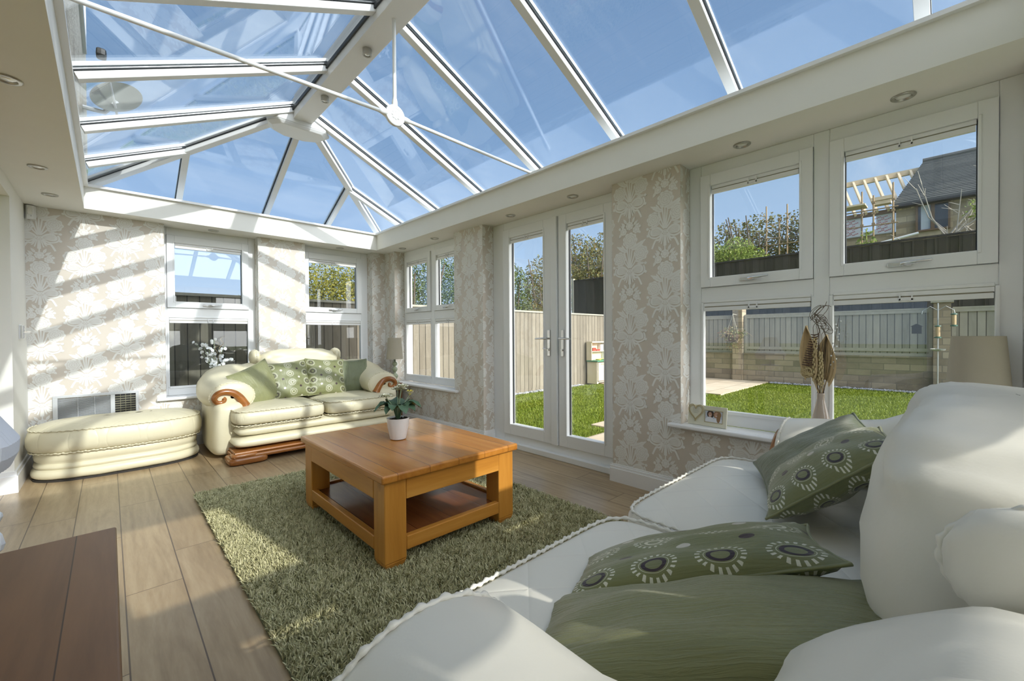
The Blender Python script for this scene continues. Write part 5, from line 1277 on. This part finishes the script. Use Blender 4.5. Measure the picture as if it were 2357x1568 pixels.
for k in range(15):
    z0 = q.uniform(2.6, 3.9); a = q.uniform(-1, 1); h_ = q.uniform(.8, 1.9); e = (q.uniform(-.3, .3), .07 + a * .9, z0 + h_); m_ = (e[0] * .5, .07 + a * .55, z0 + h_ * .4); b.tube([(0, .07, z0), m_, e], [.024, .016, .006], 5)
    for j in range(3):
        u = q.uniform(.3, 1); p_ = Vector(m_).lerp(Vector(e), u); b.tube([p_, p_ + Vector((q.uniform(-.1, .1), q.uniform(-.35, .35), q.uniform(.1, .5)))], [.010, .004], 4)
b.build('branches', M['bare'], t_)
b = MB(); leaf_cloud(b, (0, -.45, 4.4), (.2, .3, .3), 130, .05, seed=9); leaf_cloud(b, (0, 1.75, 3.9), (.2, .25, .45), 160, .05, seed=12); b.tube([(0, 1.75, 2.8), (0, 1.78, 4.3)], .015, 4); b.build('leaves', M['lf_brt'], t_)

# ------------------------------------------------------------------ house under construction
HX = 22.0
t = NT('roof_slates'); tc = t.n('TexCoord'); rp = t.n('NewGeometry').outputs['Random Per Island']; c = t.mix(rp, (.075, .082, .085), (.13, .135, .13)); c = t.mix(t.math('MULTIPLY', t.noise(tc.outputs['Object'], 1.2, 5), .6), c, (.09, .10, .10)); M['slate'] = t.finish(c, .75)
M['timber'] = plain('new_timber', (.72, .60, .42), .7, var=.12, vs=4); M['foil'] = plain('insulation_board', (.62, .64, .70), .5); M['logo'] = plain('red_print', (.42, .08, .10), .6); M['tube'] = plain('rusty_scaffold_tube', (.34, .24, .13), .55, .2, var=.3, vs=6); M['brownframe'] = plain('brown_window_frame', (.16, .10, .055), .5); M['net'] = plain('pale_curtain', (.50, .56, .62), .8)
t_ = thing('neighbour_house', 'stone house with slate roof, part built wing, beyond dark fence', 'house', (HX, 0, GZ))
b = MB(); b.box(HX + .15, HX + 6, -9, 1.55, GZ, 6.05); b.build('wall', M['housestone'], t_, world=True)
b = MB(); b.box(HX + .3, HX + 6, 1.56, 3.6, GZ, 5.05); b.build('wing_wall', M['housestone'], t_, world=True)
rb_ = MB(); NC = 26
e0, e1 = Vector((HX - .15, 1.62, 6.02)), Vector((26, .93, 8.60))
for k in range(NC):
    u0, u1 = k / NC, (k + 1) / NC; a, d = e0.lerp(e1, u0), e0.lerp(e1, u1)
    rb_.add([(a.x, a.y, a.z + .05), (a.x, -9, a.z + .05), (d.x, -9, d.z + .005), (d.x, d.y, d.z + .005), (a.x, a.y, a.z - .04), (a.x, -9, a.z - .04), (d.x, -9, d.z - .10), (d.x, d.y, d.z - .10)], [(0, 3, 2, 1), (4, 5, 6, 7), (0, 1, 5, 4), (0, 4, 7, 3), (1, 2, 6, 5), (2, 3, 7, 6)])
rb_.build('roof_slope', M['slate'], t_, world=True)
b = MB(); b.box(26, 29.9, -9, .93, 6.05, 8.45); b.build('roof_underside', M['slate'], t_, world=True)
b = MB(); b.tube([(26, .95, 8.64), (26, -9, 8.64)], .12, 8); b.build('ridge_tile', M['slate'], t_, world=True)
b = MB(); b.box(HX - .22, HX + .1, -9, 1.62, 5.88, 5.98); b.build('gutter', M['black'], t_, world=True)
wn = MB(); y0, y1, z0, z1 = .14, .93, 4.95, 5.86
for a in ((y0 - .06, y0, z0 - .06, z1 + .06), (y1, y1 + .06, z0 - .06, z1 + .06), ((y0 + y1) / 2 - .05, (y0 + y1) / 2 + .05, z0, z1)): wn.box(HX + .05, HX + .149, *a)
wn.box(HX + .05, HX + .149, y0, y1, z0 - .06, z0); wn.box(HX + .05, HX + .149, y0, y1, z1, z1 + .06); wo = wn.build('window', M['brownframe'], t_, world=True)
b = MB(); b.box(HX + .12, HX + .148, y0, y1, z0, z1); b.build('pane', M['darkwin'], wo, world=False).location = (0, 0, 0)
wo2 = wo.children[0]; wo2.data.transform(Matrix.Translation((-HX, 0, -GZ)))
b = MB(); b.box(HX + .108, HX + .119, .60, .85, z0, z1); cu_ = b.build('curtain', M['net'], wo); cu_.data.transform(Matrix.Translation((-HX, 0, -GZ)))
ib = MB()
for y0_, y1_ in ((1.58, 2.14), (2.58, 3.6)): ib.box(HX + .22, HX + .30, y0_, y1_, 5.055, 5.80)
ib.box(HX + .22, HX + .30, 2.14, 2.58, 5.055, 5.2)
for k in range(60):
    y_ = 1.7 + (k % 20) * .1; z_ = 5.18 + (k // 20) * .22 + .1 * (k % 2)
    if 2.05 < y_ < 2.62: continue
    for j in range(4): ib.obox((HX + .215, y_ + .05 * j, z_ - .018 * j), (HX + .215, y_ + .05 * j + .034, z_ - .018 * j - .014 + .01 * (j % 2)), .008, -.014, .014, (0, 0, 1), 1)
ib.build('insulation_panel', [M['foil'], M['logo']], t_, world=True)
b = MB(); b.box(HX + .14, HX + .34, 1.56, 3.6, 5.80, 5.95); b.build('wall_plate', M['brownframe'], t_, world=True)
b = MB(); b.box(25.93, 26.07, 1.0, 4.2, 8.17, 8.40); b.build('ridge_board', M['timber'], t_, world=True)
for k in range(8):
    y_ = 1.35 + k * .40; b = MB(); b.obox((HX + .1, .846 * y_ - .40 + (.75 if k < 2 else 0) * 0, 5.93), (26, y_, 8.36), .075, -.14, .04, (-.5, 0, 1)); b.build('rafter', M['timber'], t_, world=True)
b = MB(); b.box(HX - .35, HX + .05, 1.62, 2.25, 6.25, 6.38); b.box(HX - .30, HX + .05, 1.66, 2.2, 6.10, 6.24); b.build('fascia_stack', M['timber'], t_, world=True)
b = MB(); b.tube([(HX - .6, 1.92, 4.55), (HX - .6, .88, 4.74)], .045, 8); b.build('downpipe', M['upvc'], t_, world=True)
t_ = thing('scaffolding', 'scaffold poles and boards against the part built wing', 'scaffolding', (21, 3, GZ))
for y_, zt in ((1.545, 6.66), (2.10, 6.31), (2.44, 6.53), (3.1, 7.9), (4.91, 6.63), (5.21, 6.10), (5.70, 6.70)):
    b = MB(); b.tube([(21, y_, GZ + .001), (21, y_, zt)], .028, 8)
    for z_ in (5.2, 5.6, 6.0): b.box(20.95, 21.05, y_ - .05, y_ + .05, z_, z_ + .07)
    b.build('pole', M['tube'], t_, world=True)
for y0_, y1_, z_ in ((1.4, 3.3, 5.16), (1.4, 3.3, 5.75), (5.15, 5.75, 5.25), (4.3, 5.8, 4.95)):
    b = MB(); b.tube([(20.95, y0_, z_), (20.95, y1_, z_ + .02)], .024, 8); b.build('ledger', M['tube'], t_, world=True)
b = MB(); b.box(20.6, 21.3, 2.30, 3.3, 5.93, 5.99); b.build('deck_boards', M['timber'], t_, world=True)

# satellite dish on the house wall, seen through the roof glass
M['dish'] = plain('grey_dish', (.085, .095, .085), .5)
t_ = thing('satellite_dish', 'grey satellite dish on house wall seen through roof glass', 'satellite dish', (-.124, 4.62, 2.86))
b = MB(); rows = []
for k in range(9):
    r_ = .26 * k / 8; rows.append([(Vector((r_ * cos(a), r_ * sin(a) * 1.1, .9 * r_ * r_)) if k else Vector((.001 * cos(a), .001 * sin(a), 0))) for a in [2 * PI * j / 32 for j in range(32)]])
Rm = Matrix.Rotation(math.radians(-62), 3, 'X') @ Matrix.Identity(3); Rm = Matrix.Rotation(math.radians(160), 3, 'Z') @ Rm
b.grid([[Rm @ p_ * .62 + Vector((.205, .0, .12)) for p_ in r_] for r_ in rows], cv=True); b.build('reflector', M['dish'], t_, smooth=True)
b = MB(); b.tube([(.001, 0, 0), (.12, 0, 0), (.195, 0, .11)], .018, 8); b.tube([Vector((.205, 0, -.06)), Rm @ Vector((0, -.1, .34)) + Vector((.205, 0, .12))], .009, 6); b.build('bracket', M['alu'], t_)
b = MB(); pz = Rm @ Vector((0, -.05, .34)) + Vector((.205, 0, .12)); b.puff(pz.x, pz.y, pz.z, .03, .05, .03, .5, .5, 12, 8); b.build('receiver', M['black'], t_)
# ------------------------------------------------------------------ camera, sun, sky
cam = bpy.data.cameras.new('camera'); co_ = bpy.data.objects.new('camera', cam); C.objects.link(co_)
cam.sensor_width = 36.0; cam.sensor_fit = 'HORIZONTAL'; cam.lens = 970.817 / 2357 * 36; cam.clip_start = .02; cam.clip_end = 300
yaw, pit, rol = math.radians(43.71454), math.radians(-.62639), math.radians(.38094)
fw = Vector((sin(yaw) * cos(pit), cos(yaw) * cos(pit), sin(pit))); r0 = Vector((cos(yaw), -sin(yaw), 0)); d0 = fw.cross(r0)
rr = r0 * cos(rol) + d0 * sin(rol); dd = d0 * cos(rol) - r0 * sin(rol)
mw = Matrix((rr, -dd, -fw)).transposed().to_4x4(); mw.translation = (0, 0, 1.08)
co_.matrix_world = mw; bpy.context.scene.camera = co_

sun = bpy.data.lights.new('sun', 'SUN'); so = bpy.data.objects.new('sun', sun); C.objects.link(so)
sun.energy = 2.9; sun.angle = math.radians(.6); sun.color = (1.0, .94, .84)
so.rotation_euler = Vector((-.153, 1.0, -.52)).to_track_quat('-Z', 'Y').to_euler(); so.location = (3, -8, 8)

wd = bpy.data.worlds.new('sky'); bpy.context.scene.world = wd; wd.use_nodes = True
nt = wd.node_tree; nt.nodes.clear()
class WT(NT):
    def __init__(s): s.t = nt; s.out = nt.nodes.new('ShaderNodeOutputWorld')
t = WT(); tc = t.n('TexCoord'); sp = t.n('SeparateXYZ', {0: tc.outputs['Generated']})
z = sp.outputs[2]
c = t.ramp(z, [(.0, (.60, .74, .93)), (.10, (.50, .67, .92)), (.24, (.37, .53, .77)), (.45, (.26, .405, .62)), (.75, (.19, .30, .48)), (1.0, (.14, .25, .44))])
# thin high cloud: streaks projected on a flat layer
dv = t.math('ADD', t.math('MAXIMUM', z, 0.0), .12)
cv = t.n('CombineXYZ', {0: t.math('DIVIDE', sp.outputs[0], dv), 1: t.math('DIVIDE', sp.outputs[1], dv), 2: 0.0}).outputs[0]
mpn = t.n('Mapping', {'Vector': cv, 'Scale': (.35, 1.1, 1), 'Rotation': (0, 0, .25)}).outputs[0]
n1 = t.noise(mpn, 1.6, 7, .62, .5)
cl = t.ramp(n1, [(.52, (0, 0, 0)), (.80, (.55, .55, .55))])
c = t.mix(cl, c, (.72, .80, .92))
# broad bright glow round the sun, added to the sky as unseen fill
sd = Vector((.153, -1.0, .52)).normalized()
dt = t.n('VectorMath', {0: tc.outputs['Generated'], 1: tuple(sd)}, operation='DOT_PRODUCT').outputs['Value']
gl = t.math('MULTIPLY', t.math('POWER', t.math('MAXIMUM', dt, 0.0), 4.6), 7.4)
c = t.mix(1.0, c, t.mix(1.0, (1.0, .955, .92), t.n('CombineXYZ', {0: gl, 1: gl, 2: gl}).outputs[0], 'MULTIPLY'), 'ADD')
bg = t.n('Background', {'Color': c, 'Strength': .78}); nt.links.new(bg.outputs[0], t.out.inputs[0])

sc = bpy.context.scene
sc.view_settings.view_transform = 'Standard'; sc.view_settings.look = 'None'; sc.view_settings.gamma = 1.0; sc.view_settings.use_curve_mapping = False
sc.view_settings.exposure = 0.5
sc.cycles.max_bounces = 8; sc.cycles.diffuse_bounces = 4; sc.cycles.glossy_bounces = 4; sc.cycles.transmission_bounces = 4
sc.cycles.transparent_max_bounces = 14; sc.cycles.use_adaptive_sampling = True; sc.cycles.adaptive_threshold = .04; sc.cycles.use_denoising = True; sc.cycles.caustics_reflective = False; sc.cycles.caustics_refractive = False
sc.cycles.sample_clamp_indirect = 6.0
